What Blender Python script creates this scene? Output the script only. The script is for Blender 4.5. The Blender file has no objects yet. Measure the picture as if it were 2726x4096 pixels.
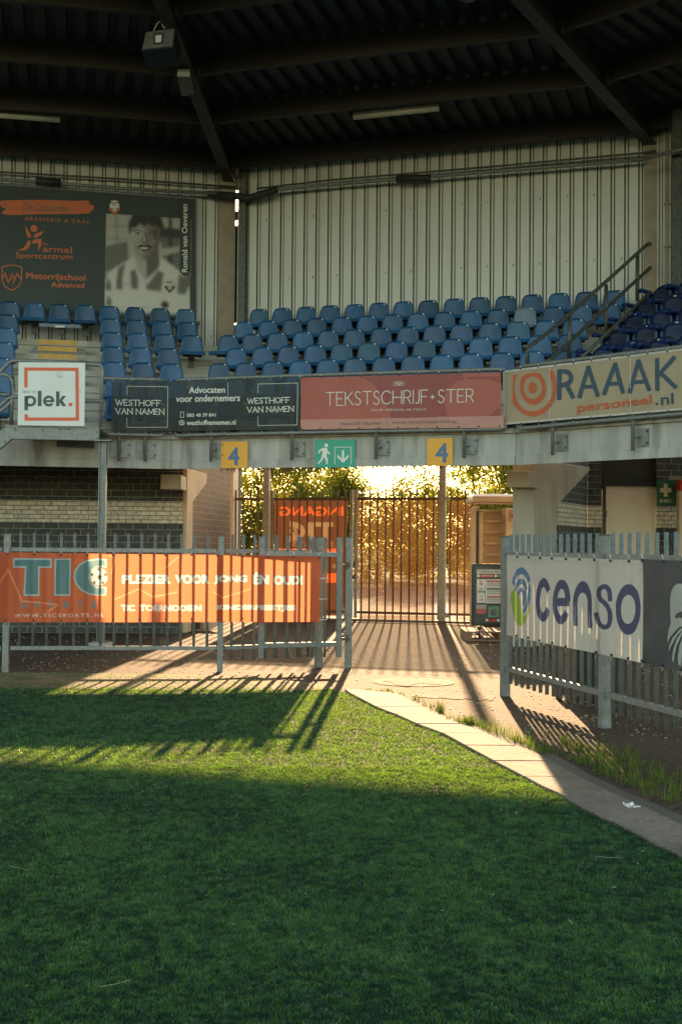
import bpy, bmesh, math, random
import numpy as np
from mathutils import Vector, Matrix
SC = bpy.context.scene
COL = SC.collection
rng = random.Random(7)

# ------------------------------------------------------------------ camera
HC, FPX = 1.40, 5200.0
PITCH, ROLL = math.atan(137/FPX), 0.0085
_f = Vector((0, math.cos(PITCH), math.sin(PITCH)))
_r0 = Vector((1, 0, 0)); _u0 = Vector((0, -math.sin(PITCH), math.cos(PITCH)))
CR = _r0*math.cos(ROLL) + _u0*math.sin(ROLL)
CU = -_r0*math.sin(ROLL) + _u0*math.cos(ROLL)
CAM = Vector((0, 0, HC))
cd = bpy.data.cameras.new('camera'); cam = bpy.data.objects.new('camera', cd); COL.objects.link(cam)
cam.matrix_world = Matrix.Translation(CAM) @ Matrix((CR, CU, -_f)).transposed().to_4x4()
cd.sensor_fit = 'VERTICAL'; cd.sensor_height = 36; cd.lens = FPX/4096*36
cd.clip_start = .1; cd.clip_end = 3000
SC.camera = cam
# ------------------------------------------------------------------ light
SUN_EL, SUN_AZ = math.radians(13.6), math.radians(3.0)
w = bpy.data.worlds.new('World'); SC.world = w; w.use_nodes = True
nt = w.node_tree; bg = nt.nodes['Background']; sky = nt.nodes.new('ShaderNodeTexSky')
sky.sky_type = 'NISHITA'; sky.sun_disc = False; sky.sun_elevation = SUN_EL; sky.sun_rotation = SUN_AZ
sky.dust_density = 1.2; sky.air_density = 1.0; sky.ozone_density = 1.0
tint = nt.nodes.new('ShaderNodeMix'); tint.data_type = 'RGBA'; tint.blend_type = 'MULTIPLY'; tint.inputs[0].default_value = 1; tint.inputs[7].default_value = (1.12, 1.0, .80, 1)
nt.links.new(sky.outputs[0], tint.inputs[6]); nt.links.new(tint.outputs[2], bg.inputs[0]); bg.inputs[1].default_value = 0.15
sd = bpy.data.lights.new('sun', 'SUN'); sd.energy = 5.0; sd.angle = math.radians(.5); sd.color = (1, .64, .34)
so = bpy.data.objects.new('sun', sd); COL.objects.link(so)
_sdir = Vector((math.sin(SUN_AZ)*math.cos(SUN_EL), math.cos(SUN_AZ)*math.cos(SUN_EL), math.sin(SUN_EL)))
so.rotation_euler = _sdir.to_track_quat('Z', 'Y').to_euler(); so.location = (0, 30, 12)
SC.view_settings.view_transform = 'Standard'; SC.view_settings.look = 'None'
SC.view_settings.exposure = 2.02; SC.view_settings.gamma = 1
SC.cycles.max_bounces = 8; SC.cycles.transparent_max_bounces = 16; SC.cycles.diffuse_bounces = 4
SC.cycles.use_denoising = True; SC.cycles.sample_clamp_indirect = 6

# ------------------------------------------------------------------ picture-to-place geometry
ZN = dict(S=(0, 0, 1), A=(0, 0, 1.12), B=(1326, 0, 1.12), C=(0, 1150, 1.568), D=(800, 1150, 1.568), E=(1726, 1150, 1.568),
          F=(0, 2050, 1.568), H=(700, 1800, 1.96), I=(1300, 1800, 1.96), J=(1926, 1800, 1.96), K=(1000, 2400, 1.742),
          L=(1826, 2500, 1.742), P=(0, 740, 1.96), Q=(1850, 1900, 3.364), N=(2350, 2100, 2.944), R=(0, 1350, 3.136),
          U=(2200, 950, 2.981), W=(1080, 1950, 3.926))
def S(z, x, y):
    a = ZN[z]; return (a[0] + x/a[2], a[1] + y/a[2])
def ray(sx, sy): return _f + CR*((sx-1363)/FPX) - CU*((sy-2048)/FPX)
def atH(sx, sy, z):
    d = ray(sx, sy); t = (z-HC)/d.z; return CAM + d*t
def G(sx, sy, z=0): return atH(sx, sy, z)
class Sec:
    """vertical plane family: origin o, unit direction u (to the right), n pointing back"""
    def __init__(s, o, u):
        s.o = Vector((o[0], o[1], 0)); u = Vector((u[0], u[1], 0)).normalized(); s.u = u; s.n = Vector((-u.y, u.x, 0))
        s.ang = math.atan2(u.y, u.x)
    def P(s, a, z, d=0):
        v = s.o + s.u*a + s.n*d; return Vector((v.x, v.y, z))
    def hit(s, sx, sy, d=0):
        r = ray(sx, sy); o = s.o + s.n*d
        t = (o-CAM).dot(s.n)/r.dot(s.n) if abs(r.dot(s.n)) > 1e-9 else 0
        p = CAM + r*t; return ((p-s.o).dot(s.u), p.z)
    def px(s, sx, sy, d=0):
        a, z = s.hit(sx, sy, d); return s.P(a, z, d)
def ZP(Z): return Sec((0, Z), (1, 0))
KS = .93                        # size of the stand seen from the pitch
def kz(z): return HC+KS*(z-HC)
ZU = kz(2.559)
c1 = atH(682, 1876, ZU); c2 = atH(2059, 1860, ZU)
SM = Sec(c1, (c2.x-c1.x, c2.y-c1.y)); LM = Vector((c2.x-c1.x, c2.y-c1.y)).length
SL = Sec(c1, (1, .2)); SR = Sec(c2, (1, -1.03))
SB1 = Sec(c1, (math.sin(math.radians(3.7)), math.cos(math.radians(3.7))))
SB2 = Sec(c2, (math.sin(math.radians(32.7)), math.cos(math.radians(32.7))))
T1 = math.tan((SL.ang-SM.ang)/2); T2 = math.tan((SM.ang-SR.ang)/2)
RANGE = {'L': (SL, lambda d: -7.0, lambda d: d*T1), 'M': (SM, lambda d: -d*T1, lambda d: LM+d*T2), 'R': (SR, lambda d: -d*T2, lambda d: 7.0)}
DB = 5.42*KS                       # depth of the rear wall behind the beam
def rowd(k): return KS*(.30+.771*k)
def rowtop(k): return kz(3.70+.37*k)
def floor_z(k): return rowtop(k)-.74

# ------------------------------------------------------------------ materials
MCOL = {}
def mat(name, col, rough=.6, metal=0, var=.12, scale=6, bump=0, bscale=40, transl=0, alpha=1.0, spec=.5, streak=0, stain=None, stain_lo=.55, stain_hi=.7, stain_scale=2, tcol=None):
    MCOL[name] = col; m = bpy.data.materials.new(name); m.use_nodes = True; n = m.node_tree.nodes; l = m.node_tree.links
    b = n['Principled BSDF']; out = n['Material Output']
    b.inputs['Roughness'].default_value = rough; b.inputs['Metallic'].default_value = metal
    b.inputs['Specular IOR Level'].default_value = spec
    tc = n.new('ShaderNodeTexCoord'); mp = n.new('ShaderNodeMapping'); l.new(tc.outputs['Object'], mp.inputs[0])
    if streak: mp.inputs['Scale'].default_value = (1, 1, 1/streak)
    no = n.new('ShaderNodeTexNoise'); no.inputs['Scale'].default_value = scale; no.inputs['Detail'].default_value = 6
    l.new(mp.outputs[0], no.inputs[0])
    mx = n.new('ShaderNodeMix'); mx.data_type = 'RGBA'
    rp = n.new('ShaderNodeMapRange'); rp.inputs[1].default_value = .3; rp.inputs[2].default_value = .7
    l.new(no.outputs[0], rp.inputs[0]); l.new(rp.outputs[0], mx.inputs[0])
    mx.inputs[6].default_value = (*[max(0, c*(1-var)) for c in col], 1); mx.inputs[7].default_value = (*[min(1, c*(1+var)) for c in col], 1)
    cout = mx.outputs[2]
    if stain:
        n2 = n.new('ShaderNodeTexNoise'); n2.inputs['Scale'].default_value = stain_scale; n2.inputs['Detail'].default_value = 8; n2.inputs['Roughness'].default_value = .65
        l.new(mp.outputs[0], n2.inputs[0])
        r2 = n.new('ShaderNodeMapRange'); r2.inputs[1].default_value = stain_lo; r2.inputs[2].default_value = stain_hi
        l.new(n2.outputs[0], r2.inputs[0])
        m2 = n.new('ShaderNodeMix'); m2.data_type = 'RGBA'; l.new(r2.outputs[0], m2.inputs[0]); l.new(cout, m2.inputs[6]); m2.inputs[7].default_value = (*stain, 1)
        cout = m2.outputs[2]
    l.new(cout, b.inputs['Base Color'])
    if bump:
        nb = n.new('ShaderNodeTexNoise'); nb.inputs['Scale'].default_value = bscale; nb.inputs['Detail'].default_value = 5
        l.new(tc.outputs['Object'], nb.inputs[0])
        bp = n.new('ShaderNodeBump'); bp.inputs['Strength'].default_value = bump; bp.inputs['Distance'].default_value = .01
        l.new(nb.outputs[0], bp.inputs['Height']); l.new(bp.outputs[0], b.inputs['Normal'])
    last = b.outputs[0]
    if transl:
        t = n.new('ShaderNodeBsdfTranslucent')
        if tcol: t.inputs[0].default_value = (*tcol, 1)
        else: l.new(cout, t.inputs[0])
        ms = n.new('ShaderNodeMixShader'); ms.inputs[0].default_value = transl
        l.new(last, ms.inputs[1]); l.new(t.outputs[0], ms.inputs[2]); last = ms.outputs[0]
    if alpha < 1:
        t = n.new('ShaderNodeBsdfTransparent'); ms = n.new('ShaderNodeMixShader'); ms.inputs[0].default_value = alpha
        l.new(t.outputs[0], ms.inputs[1]); l.new(last, ms.inputs[2]); last = ms.outputs[0]
    l.new(last, out.inputs[0])
    return m
def brick_mat(name, c1_, c2_, mortar, bw, rh, ms=.012, off=.5):
    m = bpy.data.materials.new(name); m.use_nodes = True; n = m.node_tree.nodes; l = m.node_tree.links; b = n['Principled BSDF']
    b.inputs['Roughness'].default_value = .75
    uv = n.new('ShaderNodeUVMap'); br = n.new('ShaderNodeTexBrick'); l.new(uv.outputs[0], br.inputs[0])
    br.offset = off; br.inputs['Scale'].default_value = 1; br.inputs['Brick Width'].default_value = bw; br.inputs['Row Height'].default_value = rh
    br.inputs['Mortar Size'].default_value = ms/2; br.inputs['Mortar Smooth'].default_value = .15; br.inputs['Bias'].default_value = 0
    br.inputs['Color1'].default_value = (*c1_, 1); br.inputs['Color2'].default_value = (*c2_, 1); br.inputs['Mortar'].default_value = (*mortar, 1)
    no = n.new('ShaderNodeTexNoise'); no.inputs['Scale'].default_value = 14; no.inputs['Detail'].default_value = 6; l.new(uv.outputs[0], no.inputs[0])
    rp = n.new('ShaderNodeMapRange'); rp.inputs[1].default_value = .25; rp.inputs[2].default_value = .75; rp.inputs[3].default_value = .6; rp.inputs[4].default_value = 1.35
    l.new(no.outputs[0], rp.inputs[0])
    vm = n.new('ShaderNodeVectorMath'); vm.operation = 'SCALE'; l.new(br.outputs[0], vm.inputs[0]); l.new(rp.outputs[0], vm.inputs['Scale'])
    l.new(vm.outputs[0], b.inputs['Base Color'])
    iv = n.new('ShaderNodeMath'); iv.operation = 'SUBTRACT'; iv.inputs[0].default_value = 1; l.new(br.outputs[1], iv.inputs[1])
    bp = n.new('ShaderNodeBump'); bp.inputs['Strength'].default_value = .6; bp.inputs['Distance'].default_value = .008
    l.new(iv.outputs[0], bp.inputs['Height']); l.new(bp.outputs[0], b.inputs['Normal'])
    return m
M = dict(
    beam_concrete=mat('beam_concrete', (.36, .36, .315), .85, var=.2, scale=5, bump=.35, bscale=60, streak=7, stain=(.15, .145, .11), stain_lo=.5, stain_hi=.74, stain_scale=4.5),
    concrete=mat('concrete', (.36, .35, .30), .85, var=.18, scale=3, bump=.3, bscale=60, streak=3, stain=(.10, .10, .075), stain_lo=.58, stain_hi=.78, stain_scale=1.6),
    concrete_tan=mat('concrete_tan', (.30, .255, .185), .85, var=.15, scale=4, bump=.2, stain=(.16, .12, .08), stain_lo=.6, stain_hi=.8),
    terrace=mat('terrace', (.42, .40, .33), .85, var=.16, scale=3, bump=.3, stain=(.07, .075, .05), stain_lo=.56, stain_hi=.74, stain_scale=1.3),
    step=mat('step_grey', (.22, .22, .19), .85, var=.1),
    clad=mat('cladding', (.53, .53, .48), .5, var=.08, scale=2, streak=5, stain=(.22, .19, .13), stain_lo=.62, stain_hi=.8, stain_scale=2.5),
    groove=mat('cladding_groove', (.16, .17, .13), .6),
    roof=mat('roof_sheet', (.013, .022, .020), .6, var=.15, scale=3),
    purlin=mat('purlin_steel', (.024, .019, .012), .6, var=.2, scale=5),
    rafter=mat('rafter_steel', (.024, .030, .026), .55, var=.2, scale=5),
    galv=mat('galvanised', (.185, .20, .185), .5, .35, var=.22, scale=22, bump=.05),
    galv_dark=mat('galvanised_dark', (.09, .10, .085), .55, .4, var=.3, scale=15),
    rust=mat('rusty_steel', (.12, .062, .034), .7, .1, var=.35, scale=25, stain=(.22, .10, .05)),
    gatepost=mat('gate_post', (.34, .30, .24), .6, .2, var=.2, scale=12, stain=(.3, .13, .06), stain_lo=.62),
    seat=mat('seat_blue', (.009, .067, .158), .42, var=.2, scale=9, stain=(.025, .085, .15), stain_lo=.55, stain_hi=.8, stain_scale=5),
    seat2=mat('seat_blue_faded', (.018, .082, .155), .5, var=.14, scale=8, stain=(.04, .09, .11), stain_lo=.5, stain_hi=.75, stain_scale=6),
    seat_pale=mat('seat_pale', (.12, .18, .23), .5, var=.1),
    seat_navy=mat('seat_navy', (.006, .018, .062), .45, var=.2, scale=8, stain=(.02, .026, .03), stain_lo=.5, stain_hi=.7, stain_scale=4),
    arm=mat('armrest_blue', (.005, .022, .10), .35),
    tag=mat('seat_tag', (.6, .6, .55), .5), dark=mat('dark', (.02, .022, .02), .6), black=mat('black_plastic', (.015, .02, .018), .4),
    white=mat('white_board', (.62, .64, .60), .45, var=.04, scale=3), orange=mat('sign_orange', (.62, .10, .03), .5, var=.03),
    dgrey=mat('sign_grey', (.055, .07, .06), .5, var=.03), yellow=mat('sign_yellow', (.70, .34, .03), .5, var=.05),
    ypaint=mat('yellow_paint', (.60, .35, .09), .7, var=.1, scale=14), blue4=mat('sign_blue', (.06, .14, .26), .5, var=.05),
    green=mat('sign_green', (.02, .30, .20), .45, var=.05), dgreen=mat('sign_dark_green', (.01, .12, .06), .45), wsign=mat('sign_white', (.66, .66, .58), .5, var=.03),
    red=mat('sign_red', (.5, .03, .03), .5),
    b_orange=mat('banner_orange', (.50, .088, .028), .5, var=.06, scale=2, transl=.5, tcol=(.95, .30, .05), spec=.3),
    l_teal=mat('print_teal', (.07, .17, .19), .5, var=.05, transl=.35, spec=.3), l_sky=mat('print_light_teal', (.30, .43, .42), .5, var=.05, transl=.35),
    l_cream=mat('print_cream', (.58, .56, .48), .5, var=.04, transl=.45), l_tan=mat('print_pale_orange', (.72, .22, .10), .5, var=.04, transl=.5, tcol=(1, .45, .12)),
    b_dark=mat('banner_charcoal', (.052, .066, .060), .6, var=.12, scale=3, transl=.2, bump=.5, bscale=5, alpha=.80, spec=.2),
    b_rose=mat('banner_rose', (.46, .145, .11), .55, var=.06, scale=2, transl=.25, bump=.8, bscale=4, spec=.25), b_rose2=mat('banner_rose_dark', (.33, .085, .07), .55, var=.05, transl=.25), b_rose3=mat('banner_rose_pale', (.55, .28, .22), .55, var=.05, transl=.25),
    b_tan=mat('banner_tan', (.43, .35, .23), .6, var=.1, scale=2, bump=.8, bscale=4, transl=.25, spec=.25), p_blue=mat('print_slate_blue', (.04, .085, .12), .6, var=.05, transl=.2), p_orange=mat('print_orange', (.58, .13, .05), .6, var=.05, transl=.25),
    b_white=mat('banner_white', (.50, .47, .41), .55, var=.06, scale=2, transl=.4, tcol=(.8, .7, .55), spec=.3), p_navy=mat('print_navy', (.03, .045, .10), .5, var=.05, transl=.15), p_green=mat('print_green', (.22, .36, .05), .5, transl=.35),
    b_navy=mat('banner_slate', (.03, .045, .055), .5, var=.3, scale=3, bump=.8, bscale=4, transl=.1), b_hem=mat('banner_hem', (.60, .58, .52), .5, transl=.3),
    poster=mat('poster_green', (.022, .036, .034), .6, var=.1, scale=2), pr_or=mat('print_rust', (.50, .12, .035), .6, var=.04),
    asphalt=None, wood=mat('wood', (.24, .15, .09), .7, var=.2, scale=8, streak=.2), cream=mat('cream_paint', (.55, .42, .29), .45, var=.1, scale=4),
    cream2=mat('cream_panel', (.50, .36, .23), .35, var=.12, scale=6, stain=(.3, .14, .07), stain_lo=.68, stain_hi=.8),
    door=mat('door_white', (.68, .61, .50), .5, var=.06, scale=3, stain=(.25, .2, .14), stain_lo=.72, stain_hi=.85, stain_scale=6),
    net=mat('shade_net', (.080, .046, .018), .8, var=.2, scale=30, transl=.5, alpha=.67, tcol=(.085, .042, .014)),
    n_or=mat('net_orange', (.50, .10, .03), .7, transl=.5, alpha=.95, tcol=(.40, .075, .018)), n_brown=mat('net_brown', (.16, .07, .035), .8, transl=.5, alpha=.88, tcol=(.11, .042, .018)), n_tan=mat('net_tan', (.24, .17, .11), .8, transl=.5, alpha=.93, tcol=(.20, .11, .055)),
    bark=mat('bark', (.10, .075, .05), .9, var=.3, scale=15), tie=mat('cable_tie', (.6, .6, .56), .5), lampglass=mat('lamp_cover', (.42, .42, .33), .4, var=.1),
    skin=mat('print_skin', (.34, .33, .29), .6, var=.15, scale=6), skin2=mat('print_skin_shade', (.10, .088, .07), .6, var=.2, scale=8), hair=mat('print_hair', (.022, .02, .016), .6, var=.6, scale=24, streak=6),
    ph_l=mat('print_pale_grey', (.36, .35, .30), .6, var=.2, scale=3), ph_m=mat('print_mid_grey', (.12, .12, .10), .6, var=.4, scale=5), ph_d=mat('print_dark_grey', (.028, .028, .024), .6, var=.3, scale=4), ph_s=mat('print_shirt', (.52, .51, .46), .6, var=.14, scale=5),
    darkbrick=brick_mat('dark_brick', (.035, .042, .038), (.055, .058, .05), (.20, .20, .17), .233, .1025, .012),
    whitebrick=brick_mat('white_brick', (.62, .57, .46), (.50, .46, .37), (.14, .12, .10), .233, .069, .012),
    brownbrick=brick_mat('brown_brick', (.16, .085, .045), (.12, .06, .035), (.34, .22, .13), .233, .1025, .012),
)

# ------------------------------------------------------------------ mesh builder
class MB:
    def __init__(s): s.v = []; s.f = []; s.mi = []; s.sm = []; s.uv = {}; s.mats = []
    def _m(s, m):
        if m not in s.mats: s.mats.append(m)
        return s.mats.index(m)
    def face(s, idx, m=None, smooth=False, uv=None):
        if uv: s.uv[len(s.f)] = uv
        s.f.append(tuple(idx)); s.mi.append(s._m(m)); s.sm.append(smooth)
    def add(s, vs):
        b = len(s.v); s.v.extend([tuple(v) for v in vs]); return b
    def quad(s, a, b, c, d, m=None, uv=None):
        i = s.add([a, b, c, d]); s.face((i, i+1, i+2, i+3), m, uv=uv)
    def hexa(s, p, m=None):      # 8 pts: bottom ring 0-3, top ring 4-7
        i = s.add(p)
        for f in ((0, 3, 2, 1), (4, 5, 6, 7), (0, 1, 5, 4), (1, 2, 6, 5), (2, 3, 7, 6), (3, 0, 4, 7)): s.face([i+k for k in f], m)
    def box(s, x0, x1, y0, y1, z0, z1, m=None):
        s.hexa([(x0, y0, z0), (x1, y0, z0), (x1, y1, z0), (x0, y1, z0), (x0, y0, z1), (x1, y0, z1), (x1, y1, z1), (x0, y1, z1)], m)
    def sbox(s, sec, a0, a1, d0, d1, z0, z1, m=None):
        P = sec.P
        s.hexa([P(a0, z0, d0), P(a1, z0, d0), P(a1, z0, d1), P(a0, z0, d1), P(a0, z1, d0), P(a1, z1, d0), P(a1, z1, d1), P(a0, z1, d1)], m)
    def bar(s, a, b, w, h=None, m=None, up=Vector((0, 0, 1))):
        a = Vector(a); b = Vector(b); h = h or w; d = (b-a).normalized()
        x = d.cross(up)
        if x.length < 1e-4: x = d.cross(Vector((0, 1, 0)))
        x.normalize(); y = x.cross(d).normalized(); x = x*w/2; y = y*h/2
        s.hexa([a-x-y, a+x-y, b+x-y, b-x-y, a-x+y, a+x+y, b+x+y, b-x+y], m)
    def tube(s, pts, r, m=None, seg=8, r1=None, cap=True):
        pts = [Vector(p) for p in pts]; n = len(pts); rings = []
        for i, p in enumerate(pts):
            d = (pts[min(i+1, n-1)]-pts[max(i-1, 0)])
            d = d.normalized() if d.length > 1e-9 else Vector((0, 0, 1))
            a = d.cross(Vector((0, 0, 1)))
            if a.length < .05: a = d.cross(Vector((0, 1, 0)))
            a.normalize(); b = d.cross(a); rr = r if r1 is None else r+(r1-r)*i/(n-1)
            rings.append(s.add([p+a*rr*math.cos(2*math.pi*k/seg)+b*rr*math.sin(2*math.pi*k/seg) for k in range(seg)]))
        for i in range(n-1):
            for k in range(seg):
                k2 = (k+1) % seg; s.face((rings[i]+k, rings[i+1]+k, rings[i+1]+k2, rings[i]+k2), m, True)
        if cap:
            s.face([rings[0]+k for k in range(seg)], m); s.face([rings[-1]+k for k in reversed(range(seg))], m)
    def prism(s, pts, off, m=None):   # polygon of 3D pts extruded by vector off
        off = Vector(off); n = len(pts); i = s.add(pts); j = s.add([Vector(p)+off for p in pts])
        s.face([i+k for k in range(n)], m); s.face([j+k for k in reversed(range(n))], m)
        for k in range(n):
            k2 = (k+1) % n; s.face((i+k, j+k, j+k2, i+k2), m)
    def build(s, name, m=None, parent=None, bevel=0):
        me = bpy.data.meshes.new(name); off = Vector((0, 0, 0))
        if parent is not None and parent.get('_o') is not None: off = Vector(parent['_o'])
        me.from_pydata([tuple(Vector(v)-off) for v in s.v], [], s.f)
        ms = [x if x is not None else m for x in s.mats] or [m]
        for x in ms: me.materials.append(x)
        me.polygons.foreach_set('material_index', s.mi); me.polygons.foreach_set('use_smooth', s.sm)
        if s.uv:
            ul = me.uv_layers.new(name='UVMap')
            for fi, uvs in s.uv.items():
                p = me.polygons[fi]
                for li, c in zip(p.loop_indices, uvs): ul.data[li].uv = c
        me.update()
        if not s.uv or True:
            bm = bmesh.new(); bm.from_mesh(me); 
            if getattr(s, 'recalc', True): bmesh.ops.recalc_face_normals(bm, faces=bm.faces)
            bm.to_mesh(me); bm.free()
        o = bpy.data.objects.new(name, me); COL.objects.link(o)
        if parent is not None:
            o.parent = parent; o['_o'] = tuple(off)
        else: o['_o'] = (0, 0, 0)
        if bevel:
            b = o.modifiers.new('bevel', 'BEVEL'); b.width = bevel; b.segments = 2; b.limit_method = 'ANGLE'
        return o
def tag(o, label, cat, group=None, kind=None):
    if label: o['label'] = label
    if cat: o['category'] = cat
    if group: o['group'] = group
    if kind: o['kind'] = kind
    return o
def thing(name, label, cat, loc, group=None):
    o = bpy.data.objects.new(name, None); COL.objects.link(o); o.location = loc; o.empty_display_size = .2
    o['_o'] = tuple(loc); return tag(o, label, cat, group)
def struct(o): o['kind'] = 'structure'; return o

# ------------------------------------------------------------------ printed artwork: drawn on the real surface of its banner or board
class Surf:
    def __init__(s, secs, off=0, wav=0, ph=0): s.secs = secs; s.off = off; s.wav = wav; s.ph = ph   # secs: list of (Sec, amin, amax, depth)
    def w(s, p):
        if not s.wav: return 0
        a = p.x*1.3+p.y*.7
        return s.wav*(math.sin(a*7.3+s.ph+p.z*2)+.6*math.sin(a*15.7+s.ph*2-p.z*3)+.5*math.sin(p.z*9+a*3+s.ph))
    def hit(s, sx, sy, lift=0):
        for i, (sec, a0, a1, d) in enumerate(s.secs):
            a, z = sec.hit(sx, sy, d)
            if (a0 is None or a >= a0-1e-6) and (a1 is None or a < a1): break
        p = sec.P(a, z, d); return p - sec.n*(lift+s.off+s.w(p))
class Art:
    def __init__(s, surf, maxe=26, lift=.004): s.surf = surf; s.d = {}; s.maxe = maxe; s.lift = lift
    def _bm(s, m, layer):
        k = (m, layer)
        if k not in s.d: s.d[k] = bmesh.new()
        return s.d[k]
    def poly(s, m, z, pts, layer=1):
        bm = s._bm(m, layer); pts = [S(z, *p) for p in pts]
        vs = [bm.verts.new((x, -y, 0)) for x, y in pts]
        try: bm.faces.new(vs)
        except Exception: pass
    def rect(s, m, z, x0, y0, x1, y1, layer=1): s.poly(m, z, [(x0, y0), (x1, y0), (x1, y1), (x0, y1)], layer)
    def line(s, m, z, pts, w, layer=1):
        for (x0, y0), (x1, y1) in zip(pts[:-1], pts[1:]):
            dx, dy = x1-x0, y1-y0; L = math.hypot(dx, dy) or 1; nx, ny = -dy/L*w/2, dx/L*w/2; ex, ey = dx/L*w/2*.9, dy/L*w/2*.9
            s.poly(m, z, [(x0+nx-ex, y0+ny-ey), (x1+nx+ex, y1+ny+ey), (x1-nx+ex, y1-ny+ey), (x0-nx-ex, y0-ny-ey)], layer)
    def ell(s, m, z, cx, cy, rx, ry, layer=1, n=28, rot=0):
        c, t = math.cos(rot), math.sin(rot)
        s.poly(m, z, [(cx+rx*math.cos(2*math.pi*k/n)*c-ry*math.sin(2*math.pi*k/n)*t, cy+rx*math.cos(2*math.pi*k/n)*t+ry*math.sin(2*math.pi*k/n)*c) for k in range(n)], layer)
    def ring(s, m, z, cx, cy, rx, ry, w, a0=0, a1=360, layer=1, n=36, wy=None):
        bm = s._bm(m, layer); wy = wy or w
        A = [math.radians(a0+(a1-a0)*k/n) for k in range(n+1)]
        o = [S(z, cx+rx*math.cos(a), cy+ry*math.sin(a)) for a in A]; i = [S(z, cx+(rx-w)*math.cos(a), cy+(ry-wy)*math.sin(a)) for a in A]
        vo = [bm.verts.new((x, -y, 0)) for x, y in o]; vi = [bm.verts.new((x, -y, 0)) for x, y in i]
        for k in range(n): bm.faces.new((vo[k], vo[k+1], vi[k+1], vi[k]))
    def text(s, m, z, txt, x0, y0, x1, y1, dy=0, bold=0, layer=1, vert=False, space=1.0, shear=0, grow=0, res=3):
        q = bold*.95*abs(y1-y0) if not vert else bold*.95*abs(x1-x0)
        if bold <= .006: return s.text1(m, z, txt, x0, y0, x1, y1, dy, 0, layer, vert, space, shear, 0, res)
        sg = 1 if x1 > x0 else -1
        for i, (ox, oy) in enumerate(((-1, 0), (1, 0), (0, -.8), (0, .8), (-.7, -.7), (.7, .7), (.7, -.7), (-.7, .7))): s.text1(m, z, txt, x0+q*(sg+ox), y0+q*(1+oy), x1+q*(-sg+ox), y1+q*(-1+oy), dy, 0, layer, vert, space, shear, 0, res, i*.0003)
    def text1(s, m, z, txt, x0, y0, x1, y1, dy=0, bold=0, layer=1, vert=False, space=1.0, shear=0, grow=0, res=3, zl=0):
        """ink box x0..x1 (left..right), y0 top, y1 bottom at the left end; dy added linearly to the right end"""
        cu = bpy.data.curves.new('t', 'FONT'); cu.body = txt; cu.fill_mode = 'FRONT'; cu.dimensions = '2D'; cu.resolution_u = res; cu.offset = 0; cu.space_character = space; cu.shear = shear
        o = bpy.data.objects.new('t', cu); me = o.to_mesh()
        bx0 = min(v.co.x for v in me.vertices); bx1 = max(v.co.x for v in me.vertices); by0 = min(v.co.y for v in me.vertices); by1 = max(v.co.y for v in me.vertices)
        o.to_mesh_clear()
        if bold:
            cu.offset = bold
        me = o.to_mesh(); bm = s._bm(m, layer); vs = []
        if bold and not grow:
            bx0 = min(v.co.x for v in me.vertices); bx1 = max(v.co.x for v in me.vertices); by0 = min(v.co.y for v in me.vertices); by1 = max(v.co.y for v in me.vertices)
        for v in me.vertices:
            fx = (v.co.x-bx0)/(bx1-bx0); fy = (v.co.y-by0)/(by1-by0)
            if vert: px = x0+(x1-x0)*(1-fy); py = y1+(y0-y1)*fx
            else: px = x0+(x1-x0)*fx; py = y1+(y0-y1)*fy+dy*fx
            X, Y = S(z, px, py); vs.append(bm.verts.new((X, -Y, zl)))
        for f in me.polygons:
            try: bm.faces.new([vs[i] for i in f.vertices])
            except Exception: pass
        o.to_mesh_clear(); bpy.data.objects.remove(o); bpy.data.curves.remove(cu)
    def paint(s, sheet_o, base, sxy, blur=0):
        """colour the sheet's own surface with the drawn shapes (print is in the cloth, light shines through both)"""
        sx, sy = sxy; st = 1.3; x0, y0 = sx.min()-4, sy.min()-4; W_ = int((sx.max()-x0)/st)+8; H_ = int((sy.max()-y0)/st)+8
        img = np.ones((H_, W_, 3))*np.array(base)
        done = False
        for (m, layer), bm in sorted(s.d.items(), key=lambda k: k[0][1]):
            if blur and layer > 10 and not done:
                done = True
                for _ in range(26):
                    for ax in (0, 1): img = (np.roll(img, 1, ax)+2*img+np.roll(img, -1, ax))/4
            bmesh.ops.triangulate(bm, faces=bm.faces); col = np.array(MCOL[m.name])
            for f in bm.faces:
                P_ = np.array([((v.co.x-x0)/st, (-v.co.y-y0)/st) for v in f.verts]); a, b_, c = P_
                lo = np.maximum(np.floor(P_.min(0)).astype(int), 0); hi = np.minimum(np.ceil(P_.max(0)).astype(int)+1, (W_, H_))
                if (hi <= lo).any(): continue
                X, Y = np.meshgrid(np.arange(lo[0], hi[0]), np.arange(lo[1], hi[1])); det = (b_[0]-a[0])*(c[1]-a[1])-(c[0]-a[0])*(b_[1]-a[1])
                if abs(det) < 1e-9: continue
                u = ((X-a[0])*(c[1]-a[1])-(c[0]-a[0])*(Y-a[1]))/det; v = ((b_[0]-a[0])*(Y-a[1])-(X-a[0])*(b_[1]-a[1]))/det; k = (u >= -1e-3) & (v >= -1e-3) & (u+v <= 1.001); img[Y[k], X[k]] = col
            bm.free()
        s.d = {}
        if blur:
            for _ in range(blur):
                for ax in (0, 1): img = (np.roll(img, 1, ax)+2*img+np.roll(img, -1, ax))/4
            img = img*np.random.default_rng(5).uniform(.86, 1.14, img.shape[:2])[:, :, None]
        c = img[np.clip(((sy-y0)/st+.5).astype(int), 0, H_-1), np.clip(((sx-x0)/st+.5).astype(int), 0, W_-1)]
        ca = sheet_o.data.color_attributes.new('tint', 'FLOAT_COLOR', 'POINT'); cc = np.ones((len(c), 4)); cc[:, :3] = c; ca.data.foreach_set('color', cc.reshape(-1))
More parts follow.
